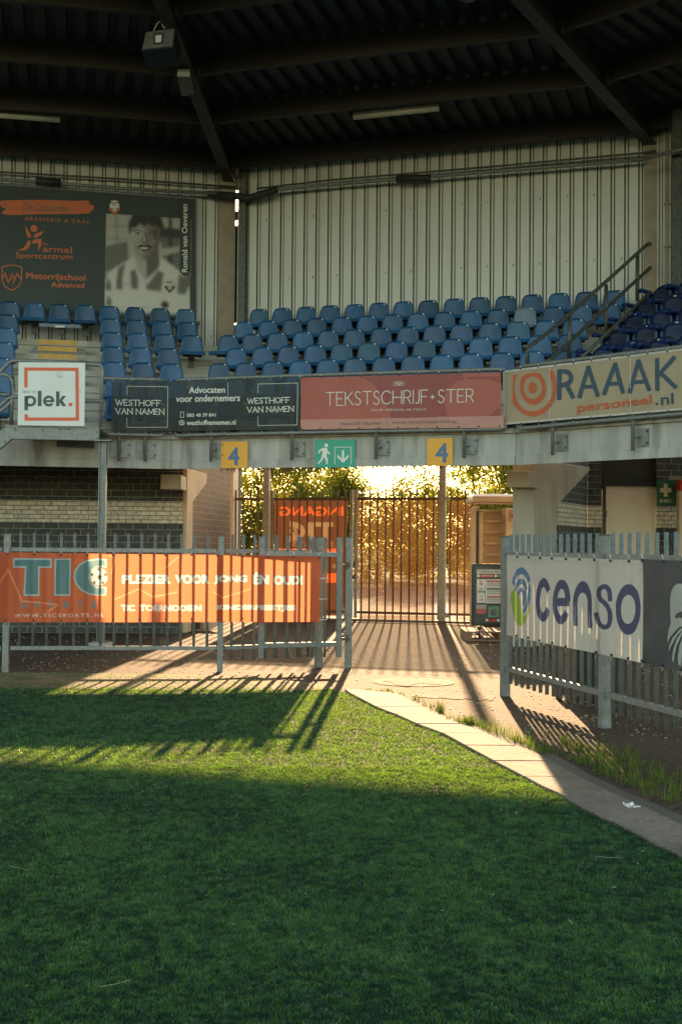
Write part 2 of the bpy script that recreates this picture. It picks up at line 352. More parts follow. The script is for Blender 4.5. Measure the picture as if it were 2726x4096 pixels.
    def stext(s, m, z, txt, x0, y0, x1, y1, dy=0, w=4, layer=2, serif=False):
        """thin single-stroke capitals"""
        G_ = dict(T=(.8, [[(0, 0), (1, 0)], [(.5, 0), (.5, 1)]]), E=(.6, [[(1, 0), (0, 0), (0, 1), (1, 1)], [(0, .5), (.8, .5)]]), F=(.6, [[(1, 0), (0, 0), (0, 1)], [(0, .5), (.8, .5)]]), K=(.72, [[(0, 0), (0, 1)], [(.95, 0), (0, .58)], [(.28, .42), (1, 1)]]),
            H=(.8, [[(0, 0), (0, 1)], [(1, 0), (1, 1)], [(0, .5), (1, .5)]]), I=(.08, [[(.5, 0), (.5, 1)]]), J=(.3, [[(1, 0), (1, .8), (.8, .97), (.4, 1), (0, .95)]]), N=(.82, [[(0, 1), (0, 0), (1, 1), (1, 0)]]), M=(1.0, [[(0, 1), (.08, 0), (.5, .85), (.92, 0), (1, 1)]]),
            V=(.85, [[(0, 0), (.5, 1), (1, 0)]]), A=(.85, [[(0, 1), (.5, 0), (1, 1)], [(.2, .65), (.8, .65)]]), W=(1.2, [[(0, 0), (.27, 1), (.5, .1), (.73, 1), (1, 0)]]), R=(.65, [[(0, 1), (0, 0), (.6, 0), (.9, .1), (.95, .27), (.9, .44), (.6, .54), (0, .54)], [(.5, .54), (1, 1)]]),
            S=(.55, [[(.92, .12), (.7, .01), (.4, 0), (.12, .1), (.08, .27), (.2, .42), (.75, .56), (.95, .72), (.88, .9), (.6, 1), (.3, 1), (0, .86)]]), C=(.85, [[(.98, .16), (.75, .03), (.5, 0), (.2, .1), (.02, .38), (.02, .64), (.2, .9), (.5, 1), (.75, .97), (.98, .84)]]), O=(.92, [[(.5, 0), (.2, .1), (.02, .36), (.02, .64), (.2, .9), (.5, 1), (.8, .9), (.98, .64), (.98, .36), (.8, .1), (.5, 0)]]))
        h = y1-y0; gap = .2; tot = sum((G_[c][0] if c != ' ' else .3)+gap for c in txt)-gap; k = (x1-x0)/tot; x = 0
        for c in txt:
            if c == ' ': x += .3+gap; continue
            wd, st = G_[c]
            for pl in st:
                pts = [(x0+(x+px_*wd)*k, y0+py_*h+dy*(x+px_*wd)/tot) for px_, py_ in pl]; s.line(m, z, pts, w, layer)
                if serif:
                    for q in (pl[0], pl[-1]):
                        if q[1] in (0, 1) and c not in 'SCO': X_, Y_ = x0+(x+q[0]*wd)*k, y0+q[1]*h+dy*(x+q[0]*wd)/tot; s.line(m, z, [(X_-h*.13, Y_), (X_+h*.13, Y_)], w*.6, layer)
            x += wd+gap
    def finish(s, parent, name='lettering', names={}):
        for (m, layer), bm in s.d.items():
            bmesh.ops.triangulate(bm, faces=bm.faces)
            if s.maxe:
                for _ in range(6):
                    es = [e for e in bm.edges if e.calc_length() > s.maxe]
                    if not es: break
                    bmesh.ops.subdivide_edges(bm, edges=es, cuts=1); bmesh.ops.triangulate(bm, faces=bm.faces)
            b = MB(); b.recalc = False; bm.verts.index_update()
            b.add([s.surf.hit(v.co.x, -v.co.y, s.lift*layer+v.co.z) for v in bm.verts])
            for f in bm.faces:
                ids = [v.index for v in f.verts]; p = [Vector(b.v[i]) for i in ids]
                n = (p[1]-p[0]).cross(p[2]-p[0])
                if n.dot(CAM-p[0]) < 0: ids.reverse()
                b.face(ids)
            if b.f: b.build(names.get(m.name, name), m, parent)
            bm.free()
        s.d = {}
def sheet(surf, z, tl, tr, bl, br, m, name, parent, nx=60, ny=10, thick=.003):
    b = MB(); tl, tr, bl, br = [S(z, *p) if isinstance(z, str) else p for p in (tl, tr, bl, br)]
    for j in range(ny+1):
        for i in range(nx+1):
            u, v = i/nx, j/ny
            x = (tl[0]*(1-u)+tr[0]*u)*(1-v)+(bl[0]*(1-u)+br[0]*u)*v; y = (tl[1]*(1-u)+tr[1]*u)*(1-v)+(bl[1]*(1-u)+br[1]*u)*v
            b.add([surf.hit(x, y)])
    for j in range(ny):
        for i in range(nx):
            a = j*(nx+1)+i; b.face((a, a+nx+1, a+nx+2, a+1), None, True)
    b.recalc = False; o = b.build(name, m, parent)
    U_, V_ = np.meshgrid(np.arange(nx+1)/nx, np.arange(ny+1)/ny); U_ = U_.reshape(-1); V_ = V_.reshape(-1)
    f = lambda i: (tl[i]*(1-U_)+tr[i]*U_)*(1-V_)+(bl[i]*(1-U_)+br[i]*U_)*V_
    GRID[o.name] = (f(0), f(1)); return o
GRID = {}
def cloth(name, transl, gam=.5, sc=1.0, rough=.5):
    m = bpy.data.materials.new(name); m.use_nodes = True; n = m.node_tree.nodes; l = m.node_tree.links; b = n['Principled BSDF']; b.inputs['Roughness'].default_value = rough; b.inputs['Specular IOR Level'].default_value = .3
    a = n.new('ShaderNodeVertexColor'); a.layer_name = 'tint'; l.new(a.outputs[0], b.inputs['Base Color']); tcn = n.new('ShaderNodeTexCoord'); nn = n.new('ShaderNodeTexNoise'); nn.inputs['Scale'].default_value = 5; nn.inputs['Detail'].default_value = 3; nn.inputs['Distortion'].default_value = 1.5; l.new(tcn.outputs['Object'], nn.inputs[0]); bpn = n.new('ShaderNodeBump'); bpn.inputs['Strength'].default_value = .35; bpn.inputs['Distance'].default_value = .04; l.new(nn.outputs[0], bpn.inputs['Height']); l.new(bpn.outputs[0], b.inputs['Normal']); g = n.new('ShaderNodeGamma'); g.inputs[1].default_value = gam; l.new(a.outputs[0], g.inputs[0])
    t = n.new('ShaderNodeBsdfTranslucent'); l.new(g.outputs[0], t.inputs[0]); s_ = n.new('ShaderNodeMixShader'); s_.inputs[0].default_value = transl; l.new(b.outputs[0], s_.inputs[1]); l.new(t.outputs[0], s_.inputs[2]); l.new(s_.outputs[0], n['Material Output'].inputs[0])
    return m
M['cloth_net'] = cloth('net_cloth', .6, 1.0); M['cloth_orange'] = cloth('banner_cloth', .40, .58); M['cloth_white'] = cloth('banner_cloth_pale', .4, .6)
for k in ('seat', 'seat2', 'seat_navy'):
    n = M[k].node_tree; oi = n.nodes.new('ShaderNodeObjectInfo'); mp = [x for x in n.nodes if x.type == 'MAPPING'][0]
    bs = n.nodes['Principled BSDF']; ln = bs.inputs['Base Color'].links[0].from_socket; hs = n.nodes.new('ShaderNodeHueSaturation'); mr = n.nodes.new('ShaderNodeMapRange'); mr.inputs[3].default_value = .72; mr.inputs[4].default_value = 1.3; n.links.new(oi.outputs['Random'], mr.inputs[0]); n.links.new(mr.outputs[0], hs.inputs['Value']); n.links.new(ln, hs.inputs['Color']); n.links.new(hs.outputs[0], bs.inputs['Base Color'])
    ml = n.nodes.new('ShaderNodeVectorMath'); ml.operation = 'SCALE'; ml.inputs[0].default_value = (31, 17, 23); n.links.new(oi.outputs['Random'], ml.inputs['Scale'])
    n.links.new(ml.outputs[0], mp.inputs['Location'])
# ================================================================== ground, turf, path
def ground_mat(name, c1_, c2_, c3_, s1=260, s2=1.2, rough=.9, bump=.5, patch=.5, lo=.35, hi=.65, spec=.4):
    m = bpy.data.materials.new(name); m.use_nodes = True; n = m.node_tree.nodes; l = m.node_tree.links; b = n['Principled BSDF']
    tc = n.new('ShaderNodeTexCoord'); b.inputs['Roughness'].default_value = rough; b.inputs['Specular IOR Level'].default_value = spec
    v = n.new('ShaderNodeTexVoronoi'); v.inputs['Scale'].default_value = s1; l.new(tc.outputs['Object'], v.inputs[0])
    no = n.new('ShaderNodeTexNoise'); no.inputs['Scale'].default_value = s2; no.inputs['Detail'].default_value = 8; l.new(tc.outputs['Object'], no.inputs[0])
    x = n.new('ShaderNodeMix'); x.data_type = 'RGBA'; l.new(v.outputs['Color'], x.inputs[0]); x.inputs[6].default_value = (*c1_, 1); x.inputs[7].default_value = (*c2_, 1)
    r = n.new('ShaderNodeMapRange'); r.inputs[1].default_value = lo; r.inputs[2].default_value = hi; r.inputs[4].default_value = patch; l.new(no.outputs[0], r.inputs[0])
    y = n.new('ShaderNodeMix'); y.data_type = 'RGBA'; l.new(r.outputs[0], y.inputs[0]); l.new(x.outputs[2], y.inputs[6]); y.inputs[7].default_value = (*c3_, 1)
    l.new(y.outputs[2], b.inputs['Base Color'])
    n2 = n.new('ShaderNodeTexNoise'); n2.inputs['Scale'].default_value = s1*.5; n2.inputs['Detail'].default_value = 4; l.new(tc.outputs['Object'], n2.inputs[0])
    bp = n.new('ShaderNodeBump'); bp.inputs['Strength'].default_value = bump; bp.inputs['Distance'].default_value = .012
    l.new(n2.outputs[0], bp.inputs['Height']); l.new(bp.outputs[0], b.inputs['Normal'])
    return m
M['asphalt'] = ground_mat('asphalt', (.018, .013, .009), (.125, .085, .056), (.038, .027, .018), 46, 1.0, bump=1.0, patch=.5, spec=.12)
M['turf'] = ground_mat('turf_base', (.010, .036, .018), (.018, .055, .024), (.008, .030, .014), 200, .8, bump=.6, spec=.1)
M['slab'] = ground_mat('paving_slab', (.13, .105, .08), (.24, .195, .145), (.09, .072, .052), 60, 2.2, bump=.5, patch=.75)
M['kerb'] = ground_mat('kerb', (.07, .065, .05), (.11, .10, .08), (.05, .045, .035), 120, 3, bump=.8)
M['grass_far'] = ground_mat('grass_verge', (.03, .04, .01), (.06, .065, .018), (.04, .04, .015), 60, 1.5, bump=1)
M['sand'] = ground_mat('worn_sand', (.08, .06, .025), (.20, .145, .07), (.035, .05, .015), 90, 3, bump=1.0, patch=.8, lo=.42, hi=.62)
b = MB(); b.quad((-400, -300, 0), (400, -300, 0), (400, 900, 0), (-400, 900, 0)); o = struct(b.build('ground', M['asphalt']))
# far verge beyond the street
b = MB(); b.quad((-120, 46.5, .008), (120, 46.5, .008), (120, 300, .008), (-120, 300, .008)); struct(b.build('grass_verge', M['grass_far']))
b = MB(); b.quad((-60, 27.5, .004), (60, 25, .004), (60, 46.5, .004), (-60, 46.5, .004)); M['street'] = ground_mat('street_paving', (.12, .09, .07), (.15, .115, .09), (.09, .07, .055), 30, .4, bump=.3); struct(b.build('street', M['street']))
left_e = [S('K', 655, 650), S('K', 760, 705), S('K', 870, 765), S('K', 1010, 820), S('K', 1150, 885), S('K', 1330, 950), S('K', 1490, 1040), S('L', 240, 970), S('L', 430, 1070), S('L', 600, 1165), S('L', 720, 1215), S('L', 880, 1310), S('L', 1040, 1385), S('L', 1180, 1450), S('L', 1420, 1580), S('L', 1568, 1650)]
right_e = [S('K', 710, 643), S('K', 985, 650), S('K', 1120, 735), S('K', 1250, 800), S('K', 1420, 875), S('K', 1568, 920), S('L', 160, 760), S('L', 350, 850), S('L', 520, 905), S('L', 680, 985), S('L', 820, 1075), S('L', 1100, 1215), S('L', 1240, 1275), S('L', 1480, 1385), S('L', 1568, 1435)]
LE = [G(*p) for p in left_e]; RE = [G(*p) for p in right_e]
LE.append(LE[-1]+(LE[-1]-LE[-4])*4); RE.append(RE[-1]+(RE[-1]-RE[-4])*4)
def interp(poly, y):
    for a, c in zip(poly[:-1], poly[1:]):
        if min(a.y, c.y) <= y <= max(a.y, c.y) and abs(a.y-c.y) > 1e-6: return a.x+(c.x-a.x)*(y-a.y)/(c.y-a.y)
    return poly[0].x if y > poly[0].y else poly[-1].x
tp = [(-40, 14.05), (-2.0, 14.0), (-.9, 13.75), (-.3, 13.2), (LE[0].x-.05, LE[0].y+.1)]+[(p.x, p.y) for p in LE]+[(40, LE[-1].y), (40, -60), (-40, -60)]
b = MB(); b.v = [(x, y, .012) for x, y in tp]; b.face(range(len(tp))); struct(b.build('turf_ground', M['turf']))
sp = [(-9, 14.04), (-2.0, 14.0), (-.9, 13.75), (-.3, 13.2), (.0, 12.7), (-.3, 12.5), (-1.6, 12.42), (-3.5, 12.5), (-9, 12.9)]
b = MB(); b.v = [(x, y, .016) for x, y in sp]; b.face(range(len(sp))); struct(b.build('worn_turf_edge', M['sand']))
ys = [RE[0].y]+[G(1363, s_).y for s_ in (2839, 2868, 2907, 2944, 2994, 3056, 3119, 3199, 3296, 3410, 3560)]; ys[0] = 12.55
fine = []
for k in range(len(ys)-1):
    b = MB(); y0, y1 = ys[k]-.008, ys[k+1]+.008; L_ = []; R_ = []
    for t in range(5):
        y = y0+(y1-y0)*t/4; L_.append((interp(LE, y)+.005, y)); R_.append((interp(RE, y), y))
    ring = L_+R_[::-1]; b.prism([(x, y, -.02) for x, y in ring], (0, 0, .05+rng.uniform(0, .004)))
    o = b.build('paving_slab', M['slab'], bevel=.006); 
    fine.append(o)
path = fine[0]; path.name = 'path'; struct(path)
for o in fine[1:]: o.parent = path
path['_o'] = (0, 0, 0)
b = MB(); ring = [(p.x+.01, p.y) for p in LE]+[(p.x-.01, p.y) for p in RE][::-1]; b.v = [(x, y, .014) for x, y in ring]; b.face(range(len(ring))); struct(b.build('path_bed', M['kerb']))
b = MB(); kp = [(p.x, p.y) for p in RE[1:]]; kq = [(p.x+.03+.012*min(i, 6), p.y+.03) for i, p in enumerate(RE[1:])]
b.prism([(x, y, .0) for x, y in kp+kq[::-1]], (0, 0, .022)); struct(b.build('kerb_strip', M['kerb']))
b = MB(); c0 = G(*S('K', 1140, 575)); b.v = [(c0.x+.42*math.cos(a), c0.y+.42*math.sin(a), .0055) for a in [k*math.pi/16 for k in range(32)]]; b.face(range(32)); o = b.build('manhole_cover', M['kerb']); tag(o, 'round dark manhole cover sunk in the asphalt near the path', 'manhole cover')

for nm_, pts_, lb_ in (('a', [(930, 568), (1010, 556), (1120, 552), (1245, 556), (1340, 588), (1290, 596), (1200, 588), (1100, 604), (1020, 600), (985, 582)], 'dark damp streak around the manhole cover'), ('b', [(1150, 655), (1290, 662), (1420, 668), (1568, 664), (1700, 672), (1700, 700), (1540, 692), (1400, 694), (1280, 684), (1180, 676)], 'dark soil streak across the asphalt in front of the right fence post')):
    b = MB(); q_ = [G(*S('K', *p)) for p in pts_]; r_ = []
    for i_ in range(len(q_)):
        for t_ in (0, .33, .66): e_ = q_[i_].lerp(q_[(i_+1) % len(q_)], t_); r_.append((e_.x+rng.uniform(-.02, .02), e_.y+rng.uniform(-.05, .05), .005 if nm_ == 'b' else .009))
    b.v = r_; b.face(range(len(r_))); tag(b.build('soil_streak', M['soil'] if 'soil' in M else M.setdefault('soil', ground_mat('soil', (.012, .010, .007), (.07, .052, .036), (.03, .024, .016), 90, 5, bump=1.2, patch=.6))), lb_, 'soil', kind='stuff')
# ================================================================== turf blades (uncountable)
def blades(name, pts, hts, wid, lean, cols, m, kind_label):
    n = len(pts); r = np.random.default_rng(3)
    ang = r.uniform(0, 2*np.pi, n); la = r.uniform(0, 2*np.pi, n); ll = r.uniform(.1, 1, n)*lean*hts
    dx = np.cos(ang)*wid*.5; dy = np.sin(ang)*wid*.5
    v = np.zeros((n, 5, 3))
    v[:, 0] = pts+np.stack([-dx, -dy, 0*dx], 1); v[:, 1] = pts+np.stack([dx, dy, 0*dx], 1)
    mid = pts+np.stack([np.cos(la)*ll*.3, np.sin(la)*ll*.3, hts*.6], 1)
    v[:, 2] = mid+np.stack([dx, dy, 0*dx], 1)*.8; v[:, 3] = mid-np.stack([dx, dy, 0*dx], 1)*.8
    v[:, 4] = pts+np.stack([np.cos(la)*ll, np.sin(la)*ll, hts], 1)
    me = bpy.data.meshes.new(name); me.vertices.add(n*5); me.vertices.foreach_set('co', v.reshape(-1))
    base = np.arange(n)*5; loops = np.stack([base, base+1, base+2, base+3, base+3, base+2, base+4], 1).reshape(-1)
    me.loops.add(n*7); me.loops.foreach_set('vertex_index', loops.astype(np.int32))
    me.polygons.add(n*2); st = np.stack([np.arange(n)*7, np.arange(n)*7+4], 1).reshape(-1); me.polygons.foreach_set('loop_start', st.astype(np.int32))
    me.update(calc_edges=True); me.validate()
    ca = me.color_attributes.new('tint', 'FLOAT_COLOR', 'POINT'); cc = np.ones((n, 5, 4)); cc[:, :, :3] = cols[:, None, :]; ca.data.foreach_set('color', cc.reshape(-1))
    me.materials.append(m); o = bpy.data.objects.new(name, me); COL.objects.link(o); tag(o, kind_label[0], kind_label[1], kind='stuff'); return o
def blade_mat(name, transl=.45, rough=.45, boost=(1, 1, 1)):
    m = bpy.data.materials.new(name); m.use_nodes = True; n = m.node_tree.nodes; l = m.node_tree.links; b = n['Principled BSDF']; b.inputs['Roughness'].default_value = rough; b.inputs['Specular IOR Level'].default_value = .25
    a = n.new('ShaderNodeVertexColor'); a.layer_name = 'tint'; l.new(a.outputs[0], b.inputs['Base Color'])
    g = n.new('ShaderNodeMix'); g.data_type = 'RGBA'; g.blend_type = 'MULTIPLY'; g.inputs[0].default_value = 1; l.new(a.outputs[0], g.inputs[6]); g.inputs[7].default_value = (*boost, 1)
    t = n.new('ShaderNodeBsdfTranslucent'); l.new(g.outputs[2], t.inputs[0]); s_ = n.new('ShaderNodeMixShader'); s_.inputs[0].default_value = transl
    l.new(b.outputs[0], s_.inputs[1]); l.new(t.outputs[0], s_.inputs[2]); l.new(s_.outputs[0], n['Material Output'].inputs[0]); return m
M['blade'] = blade_mat('turf_blade', .42, .30, (22, 5.6, .4)); M['weed'] = blade_mat('weed_blade', .5, .5, (1.3, 1.2, .6)); M['leaf'] = blade_mat('leaf', .6, .55, (1.9, 1.6, .5))
R = np.random.default_rng(11)
LEx = np.array([p.x for p in LE][::-1]); LEy = np.array([p.y for p in LE][::-1])
def turf_pts(n, y0, y1, powr):
    y = y0+(y1-y0)*R.uniform(0, 1, n)**powr; x = R.uniform(-1, 1, n)*(y*.275+.25); wide = R.uniform(0, 1, n) < .16; x = np.where(wide, R.uniform(-1, 1, n)*(y*.3+3.2), x)
    lim = np.interp(y, LEy, LEx); lim = np.where(y > 12.4, np.interp(y, [12.4, 12.9, 13.3, 14], [0, -.2, -.6, -2]), lim)
    k = x < lim-.01+R.uniform(-.015, .03, n); return x[k], y[k]
xs, yy = [], []
for n_, a, c, pw in ((255000, 2.6, 5.2, 1.0), (245000, 5.2, 8.2, 1.0), (260000, 8.2, 14.0, 1.0)):
    x, y = turf_pts(n_, a, c, pw); xs.append(x); yy.append(y)
x = np.concatenate(xs); y = np.concatenate(yy); n = len(x)
def vnoise(x, y, s, seed):
    r = np.random.default_rng(seed); g = r.uniform(0, 1, (64, 64)); u = x/s; v = y/s; i = np.floor(u).astype(int); j = np.floor(v).astype(int); fu = u-i; fv = v-j; fu = fu*fu*(3-2*fu); fv = fv*fv*(3-2*fv)
    return (g[i % 64, j % 64]*(1-fu)+g[(i+1) % 64, j % 64]*fu)*(1-fv)+(g[i % 64, (j+1) % 64]*(1-fu)+g[(i+1) % 64, (j+1) % 64]*fu)*fv
cl = .5*vnoise(x, y, .03, 1)+.28*vnoise(x, y, .11, 2)+.22*vnoise(x, y, .5, 5); cl = np.clip((cl-.5)*1.5+.45, 0, 1)
keep = R.uniform(0, 1, n) < .35+1.1*cl; x, y, cl = x[keep], y[keep], cl[keep]; n = len(x)
h = (.008+.007*cl+R.uniform(0, .005, n)); far = np.clip((y-5)/9, 0, 1)
wd = .0035+.0022*far+R.uniform(0, .001, n)
c = np.stack([.003+.009*cl, .022+.064*cl, .025+.046*cl], 1)*R.uniform(.6, 1.5, (n, 1))
keep = R.uniform(0, 1, n) > np.clip((y-12.45)/.35, 0, .82); x, y, h, wd, c = x[keep], y[keep], h[keep], wd[keep], c[keep]
blades('turf_blades', np.stack([x, y, np.full(len(x), .012)], 1), h, wd, 1.1, c, M['blade'], ('short dark green artificial turf blades covering the pitch', 'turf'))
# weeds along the path edge and in the corner by the right fence
px = []; 
def weeds(poly_px, n, hh, dens=1):
    for _ in range(n):
        i = rng.randrange(len(poly_px)-1); t = rng.random(); a, c_ = poly_px[i], poly_px[i+1]; X = a[0]+(c_[0]-a[0])*t; Y = a[1]+(c_[1]-a[1])*t
        p = G(X, Y); cx, cy = p.x+rng.gauss(0, .03), p.y+rng.gauss(0, .05); H = hh*rng.uniform(.35, 1.0)
        for _ in range(int(rng.uniform(6, 22)*dens)): px.append((cx+rng.gauss(0, .02), cy+rng.gauss(0, .02), 0, H*rng.uniform(.4, 1), rng.random()))
weeds([S('K', 450, 640), S('K', 620, 640)], 8, .05); weeds([S('K', 700, 635), S('K', 940, 635)], 11, .05)
weeds([S('K', 985, 650), S('K', 1180, 710), S('K', 1300, 780)], 14, .08, .7); weeds([S('K', 1400, 850), S('K', 1560, 890), S('L', 80, 690), S('L', 250, 770), S('L', 400, 830), S('L', 560, 890), S('L', 620, 920)], 62, .12, .9)
weeds([S('K', 1290, 770), S('K', 1320, 790)], 5, .17); weeds([S('L', 180, 720), S('L', 560, 880)], 16, .2, .5)
for _ in range(300):
    u_, v_ = rng.random(), rng.random()**1.2; X = 660+(1568-660)*u_; Y = (905+(1270-905)*u_)+(-150-60*u_)*v_
    weeds([S('L', X, Y), S('L', X+6, Y+3)], 1, rng.choice((.03, .05, .08, .14)), rng.uniform(.15, .7))
P_ = np.array(px); nW = len(P_); t_ = P_[:, 4:5]
cw = np.array([.06, .14, .02])*(1-t_)+np.array([.16, .20, .035])*t_; cw *= np.random.default_rng(4).uniform(.6, 1.2, (nW, 1))
blades('weed_grass', P_[:, :3], P_[:, 3], np.full(nW, .005), .75, cw, M['weed'], ('yellow green weeds growing along the edge of the paved path', 'weeds'))
# pale fallen petals and leaves
b = MB()
for _ in range(260):
    t = rng.random(); y_ = 4.2+9.2*t**.8; x_ = rng.uniform(-1, 1)*y_*.26
    if x_ > interp(LE, y_)-.03: continue
    s_ = rng.uniform(.003, .009)*(1+y_*.05); a = rng.uniform(0, 6.28); z_ = .034; q = Vector((math.cos(a), math.sin(a), rng.uniform(-.4, .4)))*s_; r_ = Vector((-math.sin(a), math.cos(a), rng.uniform(-.3, .3)))*s_*rng.uniform(.25, .6); c_ = Vector((x_, y_, z_))
    b.quad(c_-q, c_-r_, c_+q, c_+r_)
for _ in range(12):   # long dry stalks
    y_ = rng.uniform(4, 8); x_ = rng.uniform(-1, 1)*y_*.26
    if x_ > interp(LE, y_)-.05: continue
    a = rng.uniform(0, 3.1); L_ = rng.uniform(.02, .06); c_ = Vector((x_, y_, .036)); d_ = Vector((math.cos(a), math.sin(a), 0))*L_; e_ = Vector((-math.sin(a), math.cos(a), 0))*L_*rng.uniform(-.3, .3)
    b.bar(c_, c_+d_+e_, .0015, .001); b.bar(c_+d_+e_, c_+d_*2, .0015, .001)
tag(b.build('leaf_litter', mat('dry_petal', (.42, .38, .26), .7, var=.3, transl=.3)), 'pale dry petals and stalks scattered over the turf', 'litter', kind='stuff')
b = MB()
for i in range(14):
    g0 = G(*S('L', 1200, 1275), .03); a = i*1.7; p0 = g0+Vector((math.cos(a)*.012-.005, math.sin(a)*.01, .004*(i % 4))); d1 = Vector((rng.uniform(-.018, .018), rng.uniform(-.018, .018), rng.uniform(.0, .018))); d2 = Vector((rng.uniform(-.018, .018), rng.uniform(-.018, .018), rng.uniform(0, .015)))
    b.quad(p0, p0+d1, p0+d1+d2, p0+d2)
b.tube([g0+Vector((.02, 0, .006)), g0+Vector((.06, .005, .008))], .006, r1=.003)
tag(b.build('crumpled_tissue', mat('tissue', (.75, .75, .72), .8, transl=.2)), 'crumpled white tissue lying on the edge of the paving slabs', 'litter')
# sparkle of loose grit on the asphalt
b = MB()
for _ in range(2600):
    y_ = rng.uniform(9.5, 20); x_ = rng.uniform(-.27, .3)*y_
    if y_ < 14 and x_ < (interp(RE, y_) if y_ < 12.5 else .1): continue
    s_ = rng.uniform(.003, .009); b.box(x_-s_, x_+s_, y_-s_*.8, y_+s_*.8, 0, s_*.9)
tag(b.build('loose_grit', mat('grit', (.30, .26, .20), .7, var=.4, scale=9)), 'loose pale grit scattered on the asphalt', 'gravel', kind='stuff')

# ================================================================== stand: beams, terrace, walls
def mitre(sec, key, d): return RANGE[key][1](d), RANGE[key][2](d)
def extrude_profile(key, prof, m, smooth=False):
    sec, lo, hi = RANGE[key]; b = MB(); n = len(prof); A = []; B_ = []
    for d, z in prof: A.append(sec.P(lo(d)+.004, z, d)); B_.append(sec.P(hi(d)-.004, z, d))
    i = b.add(A); j = b.add(B_)
    for k in range(n):
        k2 = (k+1) % n; b.face((i+k, i+k2, j+k2, j+k), m)
    b.face([i+k for k in range(n)], m); b.face([j+k for k in reversed(range(n))], m)
    return b
lab = {'L': 'left', 'M': 'middle', 'R': 'right'}
lb = {'L': 'concrete edge beam at left above the dark brick wall', 'M': 'concrete edge beam over the gateway carrying the two yellow 4 signs', 'R': 'concrete edge beam at right above the white door'}
for k in 'LMR':
    prof = [(0, ZU), (0, ZU+.11), (.018, ZU+.125), (.018, kz(3.0)), (-.03, kz(3.01)), (-.03, kz(3.075)), (.32, kz(3.075)), (.32, ZU+.085)]
    tag(extrude_profile(k, prof, None).build('concrete_beam', M['beam_concrete']), lb[k], 'beam', 'concrete edge beams under the banners')
lt = {'L': 'concrete seating steps of the left block with the yellow stair', 'M': 'concrete seating steps of the middle block above the gateway', 'R': 'concrete seating steps of the right block under the navy seats'}
for k in 'LMR':
    sec = RANGE[k][0]
    top = [(.33, floor_z(0)-.02), (.33, floor_z(0))]
    for r_ in range(7):
        e = rowd(r_)+.13 if r_ < 6 else DB+.0
        top += [(e, floor_z(r_))]
        if r_ < 6: top += [(e, floor_z(r_+1)-.10), (e-.03, floor_z(r_+1)-.095), (e-.03, floor_z(r_+1))]
    bot = [(DB, floor_z(6)-.5), (DB-.5, floor_z(6)-.40), (.8, 2.735), (.33, 2.66)]
    tag(extrude_profile(k, top+bot, None).build('seating_terrace', M['terrace']), lt[k], 'terrace', 'concrete seating steps')
# rear cladding
def cladding(key, zlo, zhi, a0, a1, label, d=DB):
    sec = RANGE[key][0]; root = thing('cladding_wall', label, 'wall', sec.P((a0+a1)/2, zlo, d), 'profiled metal rear walls')
    b = MB(); g = MB(); a = a0; P = .226; i = 0
    while a < a1:
        w_ = .078; e = min(a+P-w_, a1)
        b.quad(sec.P(a, zlo, d), sec.P(e, zlo, d), sec.P(e, zhi, d), sec.P(a, zhi, d))
        f = min(a+P, a1)
        if e < a1:
            dd = d+.05
            g.quad(sec.P(e, zlo, d), sec.P(e+.006, zlo, dd), sec.P(e+.006, zhi, dd), sec.P(e, zhi, d)); g.quad(sec.P(e+.006, zlo, dd), sec.P(f-.006, zlo, dd), sec.P(f-.006, zhi, dd), sec.P(e+.006, zhi, dd)); g.quad(sec.P(f-.006, zlo, dd), sec.P(f, zlo, d), sec.P(f, zhi, d), sec.P(f-.006, zhi, dd))
            m_ = e+.024; b.quad(sec.P(m_, zlo, d+.012), sec.P(m_+.032, zlo, d+.012), sec.P(m_+.032, zhi, d+.012), sec.P(m_, zhi, d+.012))
        a += P; i += 1
    b.recalc = False; g.recalc = False
    b.build('wall_sheet', M['clad'], root); g.build('sheet_groove', M['groove'], root)  # groove colour set darker than the sheet, shade of the recess included
    q = MB()
    for x_ in np.arange(a0+.1, a1-.1, .452):
        for z_ in (zlo+.5, zlo+1.5, zlo+2.6):
            if rng.random() < .8: q.sbox(sec, x_, x_+.012, d-.006, d, z_+rng.uniform(-.02, .02), z_+.012+.02)
    q.build('screw_head', M['dark'], root)
    s_ = MB(); s_.sbox(sec, a0-.02, a1+.02, d+.07, d+.10, zlo-.3, zhi); s_.build('backing', M['groove'], root)
    return root
def roofz(d): return kz(9.02-.114*(d/KS-5.12))     # underside of the sheets
aL = SL.hit(876, 1000, DB)[0]; aM0 = SM.hit(950, 1000, DB)[0]; aM1 = SM.hit(2600, 1000, DB)[0]
cladding('L', 4.7, roofz(DB)+.02, -7.2, aL, 'cream ribbed metal wall behind the poster at left')
cladding('M', 4.7, roofz(DB)+.02, aM0, aM1, 'wide cream ribbed metal wall behind the middle seats')
aR0 = SR.hit(2600, 1000, DB)[0]
cladding('R', 4.7, roofz(DB)+.02, aR0, 7.0, 'ribbed metal wall at far right behind the navy seats')
def column(sec, x0, x1, d0, d1, z0, z1, m, name, label, extra=None):
    a0 = sec.hit(x0, 1000, d0)[0]; a1 = sec.hit(x1, 1000, d0)[0]; b = MB(); b.sbox(sec, a0, a1, d0, d1, z0, z1); o = b.build(name, m, bevel=.01); tag(o, label, 'column'); return o
column(SL, 873, 941, DB-.05, DB+.3, 4.2, 8.3, M['concrete_tan'], 'concrete_column', 'tan concrete column in the left rear corner beside the poster')
column(SM, 952, 981, DB-.1, DB+.12, 4.2, 8.5, M['galv_dark'], 'steel_column', 'dark steel column beside the light gap in the left rear corner')
column(SM, 2573, 2646, DB-.08, DB+.3, 4.2, 8.2, M['concrete_tan'], 'concrete_column', 'tan concrete column in the right rear corner by the handrail top')
